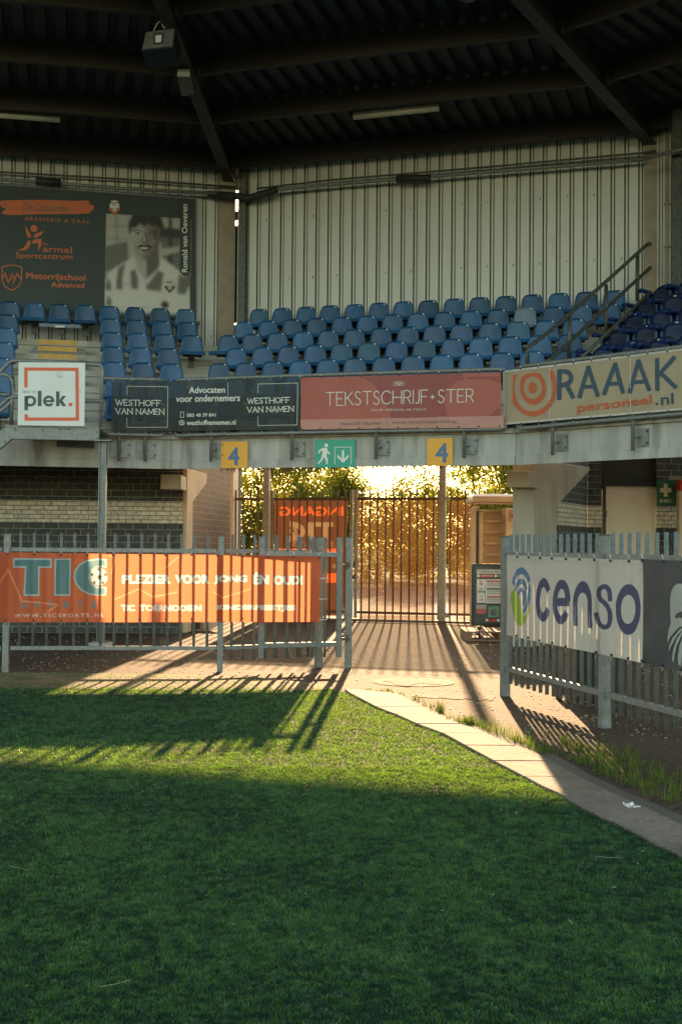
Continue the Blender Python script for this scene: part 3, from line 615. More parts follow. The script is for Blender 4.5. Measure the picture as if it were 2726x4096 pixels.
column(SR, 2682, 2718, DB-.4, DB-.25, 4.2, 8.4, M['galv_dark'], 'steel_column', 'dark steel column at the right edge behind the navy seats')
b = MB(); p = SM.px(2664, 1000, DB-.2); b.tube([(p.x, p.y, 4.6), (p.x, p.y, 8.5)], .03)
for z_ in (5.6, 6.3, 7.0): b.sbox(ZP(p.y-.04), p.x-.05, p.x+.05, 0, .04, z_, z_+.03)
tag(b.build('downpipe', M['concrete_tan']), 'thin tan downpipe beside the right rear column', 'pipe')
b = MB(); q0 = SM.hit(936, 1000, DB+.16)[0]; q1 = SM.hit(958, 1000, DB+.16)[0]
for za, zb in ((4.0, 4.75), (4.78, 5.45), (5.48, 7.28), (7.38, 7.55)): b.sbox(SM, q0, q1, DB+.14, DB+.16, za, zb)  # added strips that narrow the bright gap and break it into slivers
tag(b.build('gap_blocker', M['dark']), 'dark strip added to break up the light gap in the left rear corner', 'light blocker')
b = MB(); p0 = SR.P(-DB*T2, 0, DB); 
# ------------------------------------------------------------------ roof
DS = tuple(KS*v for v in (5.12, 3.13, 1.36, -.5, -2.4, -4.3))
DF = -5.2
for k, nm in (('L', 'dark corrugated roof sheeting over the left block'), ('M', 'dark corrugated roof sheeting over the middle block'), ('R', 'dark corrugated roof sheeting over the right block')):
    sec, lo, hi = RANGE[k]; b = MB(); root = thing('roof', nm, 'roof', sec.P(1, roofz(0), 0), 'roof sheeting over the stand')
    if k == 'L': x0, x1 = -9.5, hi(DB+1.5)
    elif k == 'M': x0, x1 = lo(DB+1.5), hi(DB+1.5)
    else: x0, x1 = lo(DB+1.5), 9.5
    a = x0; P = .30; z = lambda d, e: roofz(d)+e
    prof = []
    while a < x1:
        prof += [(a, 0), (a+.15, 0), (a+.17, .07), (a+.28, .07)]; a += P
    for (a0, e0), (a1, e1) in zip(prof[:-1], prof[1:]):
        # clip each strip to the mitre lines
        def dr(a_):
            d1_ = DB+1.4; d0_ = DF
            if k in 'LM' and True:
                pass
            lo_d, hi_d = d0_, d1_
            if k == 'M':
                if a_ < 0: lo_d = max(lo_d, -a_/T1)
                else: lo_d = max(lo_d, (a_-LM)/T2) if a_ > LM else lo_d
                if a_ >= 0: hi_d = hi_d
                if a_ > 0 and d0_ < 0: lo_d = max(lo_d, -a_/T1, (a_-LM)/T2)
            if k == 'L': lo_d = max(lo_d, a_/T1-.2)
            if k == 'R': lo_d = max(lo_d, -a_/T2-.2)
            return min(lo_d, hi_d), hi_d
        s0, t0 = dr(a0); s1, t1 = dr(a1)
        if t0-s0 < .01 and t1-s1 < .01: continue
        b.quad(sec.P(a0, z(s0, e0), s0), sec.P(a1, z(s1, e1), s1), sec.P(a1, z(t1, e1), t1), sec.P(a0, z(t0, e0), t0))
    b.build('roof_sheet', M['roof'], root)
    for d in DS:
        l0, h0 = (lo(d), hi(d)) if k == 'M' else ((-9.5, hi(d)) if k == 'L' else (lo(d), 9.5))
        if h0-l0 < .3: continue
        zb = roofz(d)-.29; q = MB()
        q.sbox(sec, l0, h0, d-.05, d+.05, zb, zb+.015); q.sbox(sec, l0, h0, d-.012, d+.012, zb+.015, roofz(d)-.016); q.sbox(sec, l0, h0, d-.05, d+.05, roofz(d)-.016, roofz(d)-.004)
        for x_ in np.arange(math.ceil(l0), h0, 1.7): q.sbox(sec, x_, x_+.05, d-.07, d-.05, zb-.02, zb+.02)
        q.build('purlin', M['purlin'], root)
for sec, k, nm in ((SB1, 1/math.cos(T1), 'dark diagonal roof rafter rising from the left rear corner'), (SB2, 1/math.cos(T2), 'dark diagonal roof rafter rising from the right rear corner')):
    b = MB(); tt = (DB*k+.1, DF*k*.6); r0 = thing('rafter', nm, 'rafter', sec.P(2, roofz(2)-.3, 0), 'diagonal roof rafters')
    pts = []
    d0, d1 = tt; f = 1/k
    for w0, w1, e0, e1, nn in ((-.10, .10, -.42, -.39, 'lower_flange'), (-.015, .015, -.39, -.07, 'web'), (-.10, .10, -.07, -.04, 'upper_flange')):
        q = MB(); P = sec.P
        q.hexa([P(d0, roofz(d0*f)+e0, w0), P(d0, roofz(d0*f)+e0, w1), P(d1, roofz(d1*f)+e0, w1), P(d1, roofz(d1*f)+e0, w0), P(d0, roofz(d0*f)+e1, w0), P(d0, roofz(d0*f)+e1, w1), P(d1, roofz(d1*f)+e1, w1), P(d1, roofz(d1*f)+e1, w0)])
        q.build(nn, M['rafter'], r0)
    q = MB()
    for d in DS[:5]: q = MB(); q.sbox(sec, d*k-.10, d*k+.10, -.14, -.10, roofz(d)-.34, roofz(d)-.2); q.build('bracket', M['purlin'], r0)
# wall pipes under the eaves
def pxpipe(sec, d, pts, r, m, name, label, cat='pipe', zz=None):
    b = MB(); b.tube([sec.px(*p, d) for p in pts], r, seg=10); return tag(b.build(name, m), label, cat)
pxpipe(SL, DB-.25, [S('A', -300, 785), S('A', 0, 803), S('A', 560, 845), S('A', 1060, 872)], .032, M['galv'], 'service_pipe', 'thick grey pipe running under the eaves above the poster')
pxpipe(SL, DB-.15, [S('A', -300, 750), S('A', 0, 770), S('A', 560, 803), S('A', 1060, 838)], .018, M['galv_dark'], 'service_pipe', 'thin dark conduit above the thick pipe over the poster')
pxpipe(SM, DB-.25, [S('A', 1100, 890), S('A', 1200, 853), S('B', 0, 826), S('B', 700, 770), S('B', 1400, 714)], .032, M['galv'], 'service_pipe', 'thick grey pipe running along the top of the middle metal wall')
pxpipe(SM, DB-.15, [S('A', 1150, 845), S('B', 0, 806), S('B', 700, 748), S('B', 1400, 684), S('B', 1450, 675)], .018, M['galv_dark'], 'service_pipe', 'thin conduit just above the thick pipe on the middle metal wall')
pxpipe(SR, DB-.6, [S('B', 1400, 712), S('B', 1568, 668), S('B', 1800, 600)], .032, M['galv'], 'service_pipe', 'grey pipe turning the right rear corner under the roof')
for sec, z_, pts, lbb in ((SL, 'A', [(160, 810), (275, 820)], 'black pipe joint on the thick pipe at far left'), (SM, 'B', [(290, 803), (380, 798), (440, 800)], 'black pipe sleeve on the pipe of the middle wall'), (SM, 'A', [(935, 870), (1080, 880), (1110, 890), (1240, 850)], 'black pipe elbow in the left rear corner')):
    b = MB(); P3 = [sec.px(*S(z_, *p), DB-.3) for p in pts]; b.tube(P3, .065, seg=10); tag(b.build('pipe_joint', M['dark']), lbb, 'pipe joint')
# fluorescent battens
for sec, z_, p0, p1, d, lbb in ((SL, 'A', (-60, 512), (270, 538), 3.1, 'long fluorescent batten lamp under the roof at far left'), (SM, 'B', (98, 525), (480, 486), 3.1, 'long fluorescent batten lamp under the middle of the roof')):
    A_, B_ = sec.px(*S(z_, *p0), d), sec.px(*S(z_, *p1), d); root = thing('batten_lamp', lbb, 'lamp', (A_+B_)/2, 'fluorescent battens under the roof')
    b = MB(); b.bar(A_+Vector((0, 0, .045)), B_+Vector((0, 0, .045)), .10, .05); b.build('housing', M['galv_dark'], root, bevel=.005)
    b = MB(); b.tube([A_, B_], .045, seg=12); b.build('diffuser', M['lampglass'], root)
    b = MB()
    for t in (.15, .85):
        q = A_.lerp(B_, t); b.tube([q+Vector((0, 0, .07)), q+Vector((0, 0, .45))], .006)
    b.build('hanger', M['dark'], root)
b = MB(); q0, q1 = SB1.P(3.6, 0, 0), None
a0 = ZP(19.2).px(*S('A', 795, 345)); a1 = ZP(19.2).px(*S('A', 850, 345)); a2 = ZP(20.2).px(*S('A', 872, 430)); a3 = ZP(20.2).px(*S('A', 812, 432))
root = thing('bulkhead_lamp', 'small boxy lamp fixed under the left diagonal rafter', 'lamp', a0)
b.prism([a0, a1, a2, a3], (0, 0, .12)); b.build('housing', M['groove'], root, bevel=.01)
b = MB(); u_ = (a1-a0); b.prism([a0+Vector((0, -.01, 0)), a1+Vector((0, -.01, 0)), a1+Vector((0, -.01, .07)), a0+Vector((0, -.01, .07))], (0, -.01, 0)); b.build('diffuser', M['lampglass'], root)
# loudspeaker
Zs = ZP(17.9); sp_ = [Zs.px(*S('A', *p)) for p in ((650, 145), (787, 126), (776, 212), (633, 228))]
root = thing('loudspeaker', 'dark box loudspeaker hanging on chains below the roof', 'loudspeaker', sp_[0])
b = MB(); b.prism(sp_, (.04, .38, -.12)); b.build('cabinet', M['black'], root, bevel=.01)
b = MB(); b.prism([p_+Vector((0, -.012, 0)) for p_ in (sp_[0]*.96+sp_[2]*.04, sp_[1]*.96+sp_[3]*.04, sp_[2]*.96+sp_[0]*.04, sp_[3]*.96+sp_[1]*.04)], (0, -.01, 0)); b.build('front_panel', M['galv_dark'], root)
b = MB(); cq = [Zs.px(*S('A', *p))+Vector((0, -.03, 0)) for p in ((690, 155), (733, 150), (732, 195), (690, 200))]; b.prism(cq, (0, -.02, 0)); tpl = b.build('terminal_plate', M['black'], root)
b = MB(); cq = [Zs.px(*S('A', *p))+Vector((0, -.055, 0)) for p in ((699, 168), (726, 164), (724, 196), (700, 199))]; b.prism(cq, (0, -.01, 0)); b.build('socket', M['tag'], tpl)
b = MB(); b.tube([Zs.px(*S('A', *p), .05) for p in ((740, 5), (745, 50), (738, 80), (705, 105), (688, 138))], .008); b.tube([Zs.px(*S('A', *p), .05) for p in ((722, 40), (720, 95), (735, 128))], .006); b.build('cable', M['tag'], root)
b = MB()
pc = [Zs.px(*S('A', *p), .1) for p in ((757, 45), (757, 80), (738, 128), (715, 85))]
for a_, c_ in zip(pc[:-1], pc[1:]):
    nn = max(2, int((c_-a_).length/.035))
    for i in range(nn): b.bar(a_.lerp(c_, i/nn), a_.lerp(c_, (i+.8)/nn), .014 if i % 2 else .006, .006 if i % 2 else .014)
b.build('chain', M['galv'], root)
b = MB(); q = Zs.px(*S('A', 720, 40), .1); b.box(q.x-.1, q.x+.08, q.y-.05, q.y+.05, q.z-.015, q.z+.02); b.tube([q, q+Vector((.05, 0, .5))], .02); b.build('roof_bracket', M['galv_dark'], root)
b = MB(); q = ZP(16.8).px(*S('B', 611, 0)); b.tube([q+Vector((0, 0, .0)), q+Vector((0, 0, .05))], .09, seg=20); b.tube([q+Vector((0, 0, .05)), q+Vector((0, 0, .5))], .015); o = b.build('dome_lamp', M['galv_dark']); tag(o, 'small round lamp at the top edge under the roof', 'lamp')
# ================================================================== seats
def make_seat(m, mpan):
    root = thing('stadium_seat', 'x', 'seat', (0, 0, 0))
    b = MB(); nx, nz = 8, 8
    for side in (0, 1):
        for j in range(nz+1):
            v = j/nz
            for i in range(nx+1):
                u = -1+2*i/nx; hw = .195-.035*v
                if v > .7: hw *= math.sqrt(max(0, 1-((v-.7)/.3)**2*.30))
                zz = .42+.32*v-(.022*abs(u)**4 if v > .85 else 0)
                y = .03*(v-.3)-.05*u*u*(1-.4*v)+(0 if side == 0 else .012)
                b.add([(hw*u, y, zz)])
    N = (nx+1)*(nz+1)
    for j in range(nz):
        for i in range(nx):
            a = j*(nx+1)+i; b.face((a, a+1, a+nx+2, a+nx+1), None, True); b.face((N+a, N+a+nx+1, N+a+nx+2, N+a+1), None, True)
    rim = [j*(nx+1) for j in range(nz+1)]+[nz*(nx+1)+i for i in range(1, nx+1)]+[j*(nx+1)+nx for j in range(nz-1, -1, -1)]
    for a, c in zip(rim[:-1], rim[1:]): b.face((a, c, N+c, N+a), None)
    bk_ = b.build('backrest', m, root)
    b = MB(); prof = [(-.02, .44), (-.12, .405), (-.26, .40), (-.33, .415), (-.365, .41), (-.375, .385), (-.365, .355), (-.34, .35), (-.33, .372), (-.26, .375), (-.12, .38), (.0, .41)]
    i = b.add([(-.20, y, z) for y, z in prof]); j = b.add([(.20, y, z) for y, z in prof]); n = len(prof)
    for k in range(n): k2 = (k+1) % n; b.face((i+k, i+k2, j+k2, j+k), None)
    b.face([i+k for k in range(n)]); b.face([j+k for k in reversed(range(n))]); b.build('seat_pan', mpan, root)
    b = MB(); b.box(-.03, .03, -.2, .13, .335, .375); b.box(-.05, .05, .085, .125, .20, .40); b.box(-.16, .16, -.14, -.10, .35, .38); b.build('bracket', M['galv_dark'], root)
    b = MB(); b.tube([(.095, -.02, .705), (.095, .004, .705)], .0125, seg=10); b.build('number_tag', M['tag'], bk_)
    return root
def copy_tree(o, mm=None):
    c = o.copy(); COL.objects.link(c)
    for ch in o.children:
        d = ch.copy(); COL.objects.link(d); d.parent = c
        for g_ in ch.children: e_ = g_.copy(); COL.objects.link(e_); e_.parent = d
        if mm and ch.name.split('.')[0] in mm: d.data = mm[ch.name.split('.')[0]]
    return c
def alt_mesh(root, part, m):
    ch = [c for c in root.children if c.name.startswith(part)][0]; me = ch.data.copy(); me.materials[0] = m; return me
proto = make_seat(M['seat'], M['seat'])
faded = {'backrest': alt_mesh(proto, 'backrest', M['seat2'])}; pale = {'backrest': alt_mesh(proto, 'backrest', M['seat_pale']), 'seat_pan': alt_mesh(proto, 'seat_pan', M['seat_pale'])}
ORD = ['leftmost', 'second', 'third', 'fourth', 'fifth', 'sixth', 'seventh', 'eighth', 'ninth', 'tenth', 'eleventh', 'twelfth', 'thirteenth', 'fourteenth', 'fifteenth', 'sixteenth']
ROWN = {6: 'top row', 5: 'second row from top', 4: 'third row from top', 3: 'fourth row from top', 2: 'fifth row from top', 1: 'sixth row from top', 0: 'lowest row'}
used = [False]
def place(sec, a, k, label, group, mm=None, pr=None):
    if pr is None:
        o = proto if not used[0] and mm is None else copy_tree(proto, mm)
        if o is proto: used[0] = True
    else: o = copy_tree(pr) if pr.get('used') else pr; pr['used'] = 1
    if 'used' in o and o is not pr: del o['used']
    o.location = sec.P(a, floor_z(k), rowd(k)); o.rotation_euler = (rng.uniform(-.025, .025), rng.uniform(-.012, .012), sec.ang+rng.uniform(-.03, .03)); o['label'] = label; o['category'] = 'seat'; o['group'] = group; return o
rowsM = {6: (1037, 2453, 15), 5: (978, 2437, 15), 4: (915, 2300, 14), 3: (948, 2278, 13), 2: (880, 2252, 13), 1: (826, 1180, 4), 0: (800, 1170, 4)}
for k, (s0, s1, n) in rowsM.items():
    y = {6: 1200, 5: 1255, 4: 1310, 3: 1370, 2: 1430, 1: 1500, 0: 1570}[k]
    A0 = SM.hit(s0, y, rowd(k))[0]; A1 = SM.hit(s1, y, rowd(k))[0]
    for i in range(n):
        pos = ORD[i] if i == 0 else ORD[i]+' from left'
        mm = None; col = 'blue'
        if k == 5 and i == 11: mm = pale; col = 'pale faded grey blue'
        elif (k, i) in ((3, 5), (3, 7), (3, 4), (4, 11), (6, 0)): mm = faded; col = 'dirty blue'
        lbx = '%s seat, %s in the %s, middle block' % (col, pos, ROWN[k])
        if k < 2: lbx = 'blue seat behind charcoal banner, %s in %s, middle block' % (pos, ROWN[k])
        place(SM, A0+(A1-A0)*i/(n-1), k, lbx, 'seats of the middle block', mm)
rowsL = {6: [39.5, 139, 241, 344, 441, 542, 641, 742], 5: [446.4, 548.5, 649, 751], 4: [451.5, 556, 661, 768.5], 3: [456, 566, 676], 2: [460.5, 576, 689], 1: [470, 590, 706], 0: [476, 600, 720]}
for k, xs_ in rowsL.items():
    for i, x_ in enumerate(xs_):
        a = SL.hit(x_, 1230, rowd(k))[0]; mm = faded if (k == 6 and i >= 6) else None
        place(SL, a, k, 'blue seat, %s in the %s, left block%s' % (ORD[i] if i == 0 else ORD[i]+' from left', ROWN[k], '' if k == 6 else ' right of stair'), 'seats of the left block', mm)
for k, x_ in {5: 32, 4: 26, 3: 18, 2: 9, 1: 0, 0: -8}.items():
    place(SL, SL.hit(x_, 1300, rowd(k))[0], k, 'blue seat at the left picture edge, %s, left of the stair' % ROWN[k], 'seats left of the yellow stair')
# navy tip-up seats of the right block
def make_navy():
    root = thing('folding_seat', 'x', 'seat', (0, 0, 0)); nx, nz = 8, 8
    for nm, y0, z0, z1, hw0, th in (('backrest', .02, .36, .76, .225, .03), ('seat_pan', -.07, .38, .70, .205, .04)):
        b = MB()
        for side in (0, 1):
            for j in range(nz+1):
                v = j/nz
                for i in range(nx+1):
                    u = -1+2*i/nx; hw = hw0*(1-.04*v); zz = z0+(z1-z0)*v-(.07*abs(u)**3)*(v**2); b.add([(hw*u, y0-.03*u*u+.04*v+side*th, zz)])
        N = (nx+1)*(nz+1)
        for j in range(nz):
            for i in range(nx):
                a = j*(nx+1)+i; b.face((a, a+1, a+nx+2, a+nx+1), None, True); b.face((N+a, N+a+nx+1, N+a+nx+2, N+a+1), None, True)
        rim = [j*(nx+1) for j in range(nz+1)]+[nz*(nx+1)+i for i in range(1, nx+1)]+[j*(nx+1)+nx for j in range(nz-1, -1, -1)]
        for a, c in zip(rim[:-1], rim[1:]): b.face((a, c, N+c, N+a), None)
        nb_ = b.build(nm, M['seat_navy'], root)
        if nm == 'backrest': nbk = nb_
    b = MB()
    b.tube([(-.27, .02, .60), (-.27, -.08, .64), (-.27, -.28, .64), (-.27, -.32, .62)], .034, seg=10); b.box(-.29, -.25, -.12, -.02, .30, .62); b.build('armrest', M['arm'], root)
    b = MB(); b.tube([(.27, .02, .60), (.27, -.08, .64), (.27, -.28, .64), (.27, -.32, .62)], .034, seg=10); b.box(.25, .29, -.12, -.02, .30, .62); b.build('armrest', M['arm'], root)
    b = MB(); b.box(-.02, .02, -.045, -.02, .70, .715); b.build('number_tag', M['tag'], nbk)
    b = MB(); b.box(-.27, .27, -.02, .03, .30, .34); b.box(-.03, .03, -.02, .03, .0, .32); b.build('bracket', M['galv_dark'], root)
    return root
navy = make_navy()
for k, pts in {2: [660, 985, 1330, 1680], 3: [850, 1175, 1500], 4: [1040, 1360, 1700], 5: [1195, 1500], 6: [1370, 1660]}.items():
    yy_ = {2: 1235, 3: 1035, 4: 850, 5: 680, 6: 500}[k]
    A0 = SR.hit(*S('U', pts[0], yy_), rowd(k))[0]; A1 = SR.hit(*S('U', pts[1], yy_-30), rowd(k))[0]
    for i in range(len(pts)+0): place(SR, A0+(A1-A0)*i, k, 'navy folding seat with armrests, %s in the %s, right block' % (ORD[i] if i == 0 else ORD[i]+' from left', ROWN[k]), 'folding seats of the right block', pr=navy)

# ================================================================== yellow stair in the left aisle
root = thing('aisle_stair', 'grey concrete aisle steps with yellow painted fronts in the left block', 'stair', SL.P(SL.hit(225, 1500, 2)[0], floor_z(0), 1))
def aL_(x, d): return SL.hit(x, 1350, d)[0]
for k in range(0, 6):
    d = rowd(k)+.13; z0, z1 = floor_z(k), floor_z(k+1)
    b = MB(); zs = z0+.185
    P = SL.P; x0, x1 = aL_(118, d), aL_(360, d)
    b.hexa([P(x0, z0, d-.34), P(x1, z0, d-.34), P(x1, z0, d), P(x0, z0, d), P(x0+.09, zs, d-.30), P(x1-.09, zs, d-.30), P(x1-.09, zs, d), P(x0+.09, zs, d)]); b.build('step', M['step'], root, bevel=.01)
    y0, y1 = aL_(155, d), aL_(309, d)
    if k < 1: continue
    b = MB(); b.sbox(SL, y0, y1, d-.32-.012, d-.30, zs-.075, zs+.004); b.sbox(SL, y0, y1, d-.30, d-.23, zs, zs+.004); b.build('yellow_nosing', M['ypaint'], root)
    b = MB(); b.sbox(SL, y0, y1, d-.034, d-.03, z1-.075, z1+.004); b.sbox(SL, y0, y1, d-.03, d+.05, z1, z1+.004); b.build('yellow_nosing', M['ypaint'], root)
b = MB(); d = rowd(5)+.13; q0 = SL.hit(*S('C', 245, 222), d-.05); q1 = SL.hit(*S('C', 507, 255), d-.05); b.sbox(SL, q0[0], q1[0], d-.05, d-.045, q1[1], q0[1])
rs = thing('seat_number_plate', 'blue and gold seat number plate on the riser above the yellow stair', 'sign', SL.P(q0[0], q0[1], d)); b.build('plate', M['blue4'], rs)
A = Art(Surf([(SL, None, None, d-.052)]), 40, .003)
A.text(M['ypaint'], 'C', 'Vak 4 stoel 23', 258, 231, 340, 244, 2, space=1.1); A.rect(M['wsign'], 'C', 347, 239, 407, 251); A.text(M['ypaint'], 'C', 'stoel 16', 418, 235, 496, 248, 3); A.finish(rs)

# ================================================================== rails and banners on the beam
def rail_zone(key, pts_top, pts_bot, posts, label, loc):
    sec = RANGE[key][0]; root = thing('guard_rail', label, 'railing', loc, 'galvanised rails along the edge beam')
    b = MB(); T_ = [sec.px(*p, -.12) for p in pts_top]; b.tube(T_, .027, seg=10); b.build('top_rail', M['galv'], root)
    b = MB(); B_ = [sec.px(*p, -.12) for p in pts_bot]; b.tube(B_, .027, seg=10); b.build('lower_rail', M['galv'], root)
    for x_ in posts:
        a = sec.hit(x_, 1800, -.12)[0]; b = MB(); zt = T_[0].z+(T_[-1].z-T_[0].z)*.5
        b.tube([sec.P(a, kz(2.66), -.10), sec.P(a, kz(3.82), -.10)], .024, seg=10); b.build('post', M['galv'], root)
        b = MB(); b.sbox(sec, a-.02, a+.15, -.010, 0, kz(2.72), kz(2.95)); b.sbox(sec, a-.01, a+.05, -.09, -.010, kz(2.83), kz(2.85))
        if key == 'L': b.sbox(sec, a-.12, a-.02, -.012, 0, kz(2.72), kz(2.95))
        b.build('bracket_plate', M['galv'], root)
        b = MB()
        for z_ in (kz(2.76), kz(2.91)): b.tube([sec.P(a+.14, z_, -.026), sec.P(a+.14, z_, -.012)], .011, seg=6)
        b.build('bolt', M['dark'], root)
    return root
rail_zone('L', [S('C', 640, 590), S('C', 655, 570), S('C', 1000, 577), S('C', 1030, 588)], [S('C', 630, 905), S('C', 655, 920), S('C', 1000, 928), S('C', 1030, 915)], [477, 581], 'grey tube rail behind the left part of the charcoal banner', SL.P(-1, 3, -.12))
rail_zone('M', [S('C', 1110, 590), S('C', 1140, 578), S('D', 0, 574), S('D', 1000, 540), S('E', 420, 512), S('E', 445, 520)], [S('C', 1095, 915), S('C', 1120, 930), S('D', 0, 924), S('D', 1000, 903), S('E', 430, 888), S('E', 470, 870)], [842, 1165, 1501, 1853], 'grey tube rail over the gateway carrying the rose banner', SM.P(2, 3, -.12))
rail_zone('R', [S('E', 540, 505), S('E', 600, 490), S('E', 1568, 372), S('E', 2000, 305)], [S('E', 535, 868), S('E', 560, 885), S('E', 900, 850), S('E', 1568, 792), S('E', 2000, 750)], [2204, 2525], 'grey tube rail at right carrying the tan banner', SR.P(2, 3, -.12))
# signs on the beam
def board(sec, d, z, x0, y0, x1, y1, m, name, label, cat, th=.012, dy=0, group=None, art=None, maxe=60):
    p0 = sec.hit(*S(z, x0, y0), d); p1 = sec.hit(*S(z, x1, y1), d); root = thing(name, label, cat, sec.P((p0[0]+p1[0])/2, p1[1], d), group)
    b = MB(); b.sbox(sec, p0[0], p1[0], d, d+th, p1[1], p0[1]); b.build('panel', m, root, bevel=.002)
    if art:
        A = Art(Surf([(sec, None, None, d)]), maxe, .003); art(A); A.finish(root)
    return root
board(SM, -.02, 'D', 132, 967, 297, 1132, M['yellow'], 'number_sign', 'yellow square sign with a blue 4 above the left side of the gateway', 'sign', group='number signs on the edge beam', art=lambda A: (A.text(M['blue4'], 'D', '4', 176, 1000, 247, 1116, bold=.035), [A.ell(M['dgrey'], 'D', x, y, 2, 2) for x in (138, 291) for y in (973, 1126)]))
board(SM, -.02, 'D', 1421, 946, 1582, 1118, M['yellow'], 'number_sign', 'yellow square sign with a blue 4 near the right end of the gateway', 'sign', group='number signs on the edge beam', art=lambda A: (A.text(M['blue4'], 'E', '4', 21, 974, 102, 1099, bold=.035), [A.ell(M['dgrey'], 'D', x, y, 2, 2) for x in (1428, 1575) for y in (953, 1110)]))
def exitart(A):
    W = M['wsign']
    A.ell(W, 'D', 791, 990, 11, 12); A.poly(W, 'D', [(772, 1005), (795, 1006), (801, 1024), (818, 1041), (815, 1048), (795, 1037), (793, 1060), (802, 1078), (800, 1108), (790, 1108), (789, 1083), (775, 1064), (768, 1084), (742, 1108), (736, 1102), (758, 1077), (766, 1040), (768, 1022), (752, 1030), (746, 1043), (739, 1040), (745, 1021)])
    A.line(W, 'D', [(845, 1107), (845, 1002), (946, 1001), (946, 1106)], 4)
    A.poly(W, 'D', [(889, 1020), (903, 1020), (903, 1075), (930, 1047), (931, 1066), (896, 1100), (861, 1066), (861, 1048), (889, 1075)])
board(SM, -.02, 'D', 722, 958, 970, 1127, M['green'], 'exit_sign', 'green emergency exit sign with running figure and arrow on the beam', 'sign', art=exitart)
# banner surfaces
BD = -.155
SW = Surf([(SL, None, 0.0, BD), (SM, 0.0, None, BD)], 0, .006, 1.0); ST = Surf([(SM, None, None, BD)], 0, .006, 2.0); SRr = Surf([(SR, None, None, BD)], 0, .005, .4)
def ties(surf, z, pts, parent, ln=.05, down=False, d2=.02):
    for (x, y) in pts:
        b = MB(); e = MB(); p = surf.hit(*S(z, x, y), .008); q = p+Vector((0, d2, -ln if down else ln)); b.tube([p, (p+q)/2+Vector((0, -.018, 0)), q], .004, seg=5); e.tube([p+Vector((0, 0, 0)), p+Vector((0, -.008, 0))], .011, seg=8)
        b.build('cable_tie', M['tie'], parent); e.build('eyelet', M['dark'], parent)
# charcoal banner
root = thing('banner', 'charcoal see-through banner with serif lettering and thin white frames', 'banner', SW.hit(*S('C', 700, 905)), 'banners on the edge beam')
sheet(SW, 'S', S('C', 700, 590), S('D', 628, 572), S('C', 700, 905), S('D', 626, 890), M['b_dark'], 'fabric', root, 90, 12)
b = MB(); 
A = Art(SW, 30, .007); W = M['wsign']
for z, o in (('C', 0), ('D', 0)):
    pass
A.line(W, 'C', [(798, 672), (798, 619), (1053, 623), (1050, 877), (796, 877), (796, 820)], 2.6)
A.stext(W, 'C', 'WESTHOFF', 726, 704, 1006, 738, 5, 4.2, 1, True); A.stext(W, 'C', 'VAN NAMEN', 726, 759, 1029, 793, 4, 4.2, 1, True)
for x0, x1, y_, dy in ():
    for i in range(8 if x0 == 722 else 9): xx = x0+(x1-x0)*(i+.4)/(8 if x0 == 722 else 9); A.rect(W, 'C', xx-5, y_+dy*i/8-1, xx+5, y_+dy*i/8+1)
A.text(W, 'C', 'Advocaten', 1186, 624, 1412, 664, -3, bold=.02); A.text(W, 'C', 'voor ondernemers', 1104, 677, 1505, 720, -7, bold=.02)
A.line(W, 'C', [(1430, 598), (1431, 676)], 2); A.line(W, 'C', [(1134, 781), (1153, 781), (1153, 815), (1134, 815), (1134, 780)], 2.4)
A.text(W, 'C', '085 48 39 841', 1172, 790, 1354, 812, -2, bold=.018); A.text(W, 'C', 'westhoffvannamen.nl', 1172, 832, 1478, 864, -3, bold=.018)
A.ring(W, 'C', 1141, 848, 17, 17, 2.5); A.ring(W, 'C', 1141, 848, 8, 17, 2); A.line(W, 'C', [(1125, 848), (1158, 848)], 2); A.line(W, 'C', [(1128, 839), (1155, 839)], 1.6); A.line(W, 'C', [(1128, 857), (1155, 857)], 1.6)
A.line(W, 'D', [(364, 662), (366, 606), (611, 599), (608, 862), (363, 866), (363, 812)], 2.6)
A.stext(W, 'D', 'WESTHOFF', 298, 696, 562, 729, -7, 4.2, 1, True); A.stext(W, 'D', 'VAN NAMEN', 296, 752, 586, 784, -7, 4.2, 1, True)
A.finish(root); ties(SW, 'C', [(710, 594), (828, 596), (950, 597), (1072, 597), (1190, 596), (1303, 592), (1418, 589), (1532, 585)], root); ties(SW, 'D', [(162, 586), (277, 583), (392, 580), (508, 576), (622, 575)], root)
ties(SW, 'C', [(706, 901), (828, 903), (948, 903), (1068, 900), (1187, 902), (1298, 900), (1410, 897), (1525, 894)], root, down=True); ties(SW, 'D', [(154, 898), (271, 895), (387, 893), (503, 890), (620, 887)], root, down=True)
# rose banner
root = thing('banner', 'rose pink banner with thin lettering and an open book mark', 'banner', ST.hit(*S('D', 632, 890)), 'banners on the edge beam')
sheet(ST, 'S', S('D', 632, 567), S('E', 432, 531), S('D', 630, 893), S('E', 436, 875), M['b_rose'], 'fabric', root, 90, 12)
A = Art(ST, 30, .006)
A.poly(M['b_rose3'], 'D', [(632, 829), (1200, 820), (1904, 804), (1904, 880), (1300, 884), (632, 891)])
A.poly(M['b_rose2'], 'D', [(1020, 560), (1480, 545), (1480, 816), (1197, 820), (1187, 780), (1150, 690), (1090, 610)]); A.poly(M['b_rose2'], 'E', [(0, 542), (190, 540), (200, 575), (150, 590), (100, 640), (70, 700), (95, 806), (0, 806)]); A.poly(M['b_rose2'], 'E', [(220, 560), (425, 556), (425, 805), (360, 805), (425, 750), (425, 600), (360, 575), (230, 575)])
W = M['wsign']
A.stext(W, 'D', 'TEKSTSCHRIJF', 790, 660, 1426, 742, -17, 5); A.stext(W, 'E', 'STER', 42, 644, 260, 724, -7, 5)
A.poly(W, 'D', [(1457, 668), (1460, 683), (1474, 687), (1460, 691), (1457, 706), (1454, 691), (1440, 687), (1454, 683)], 2)
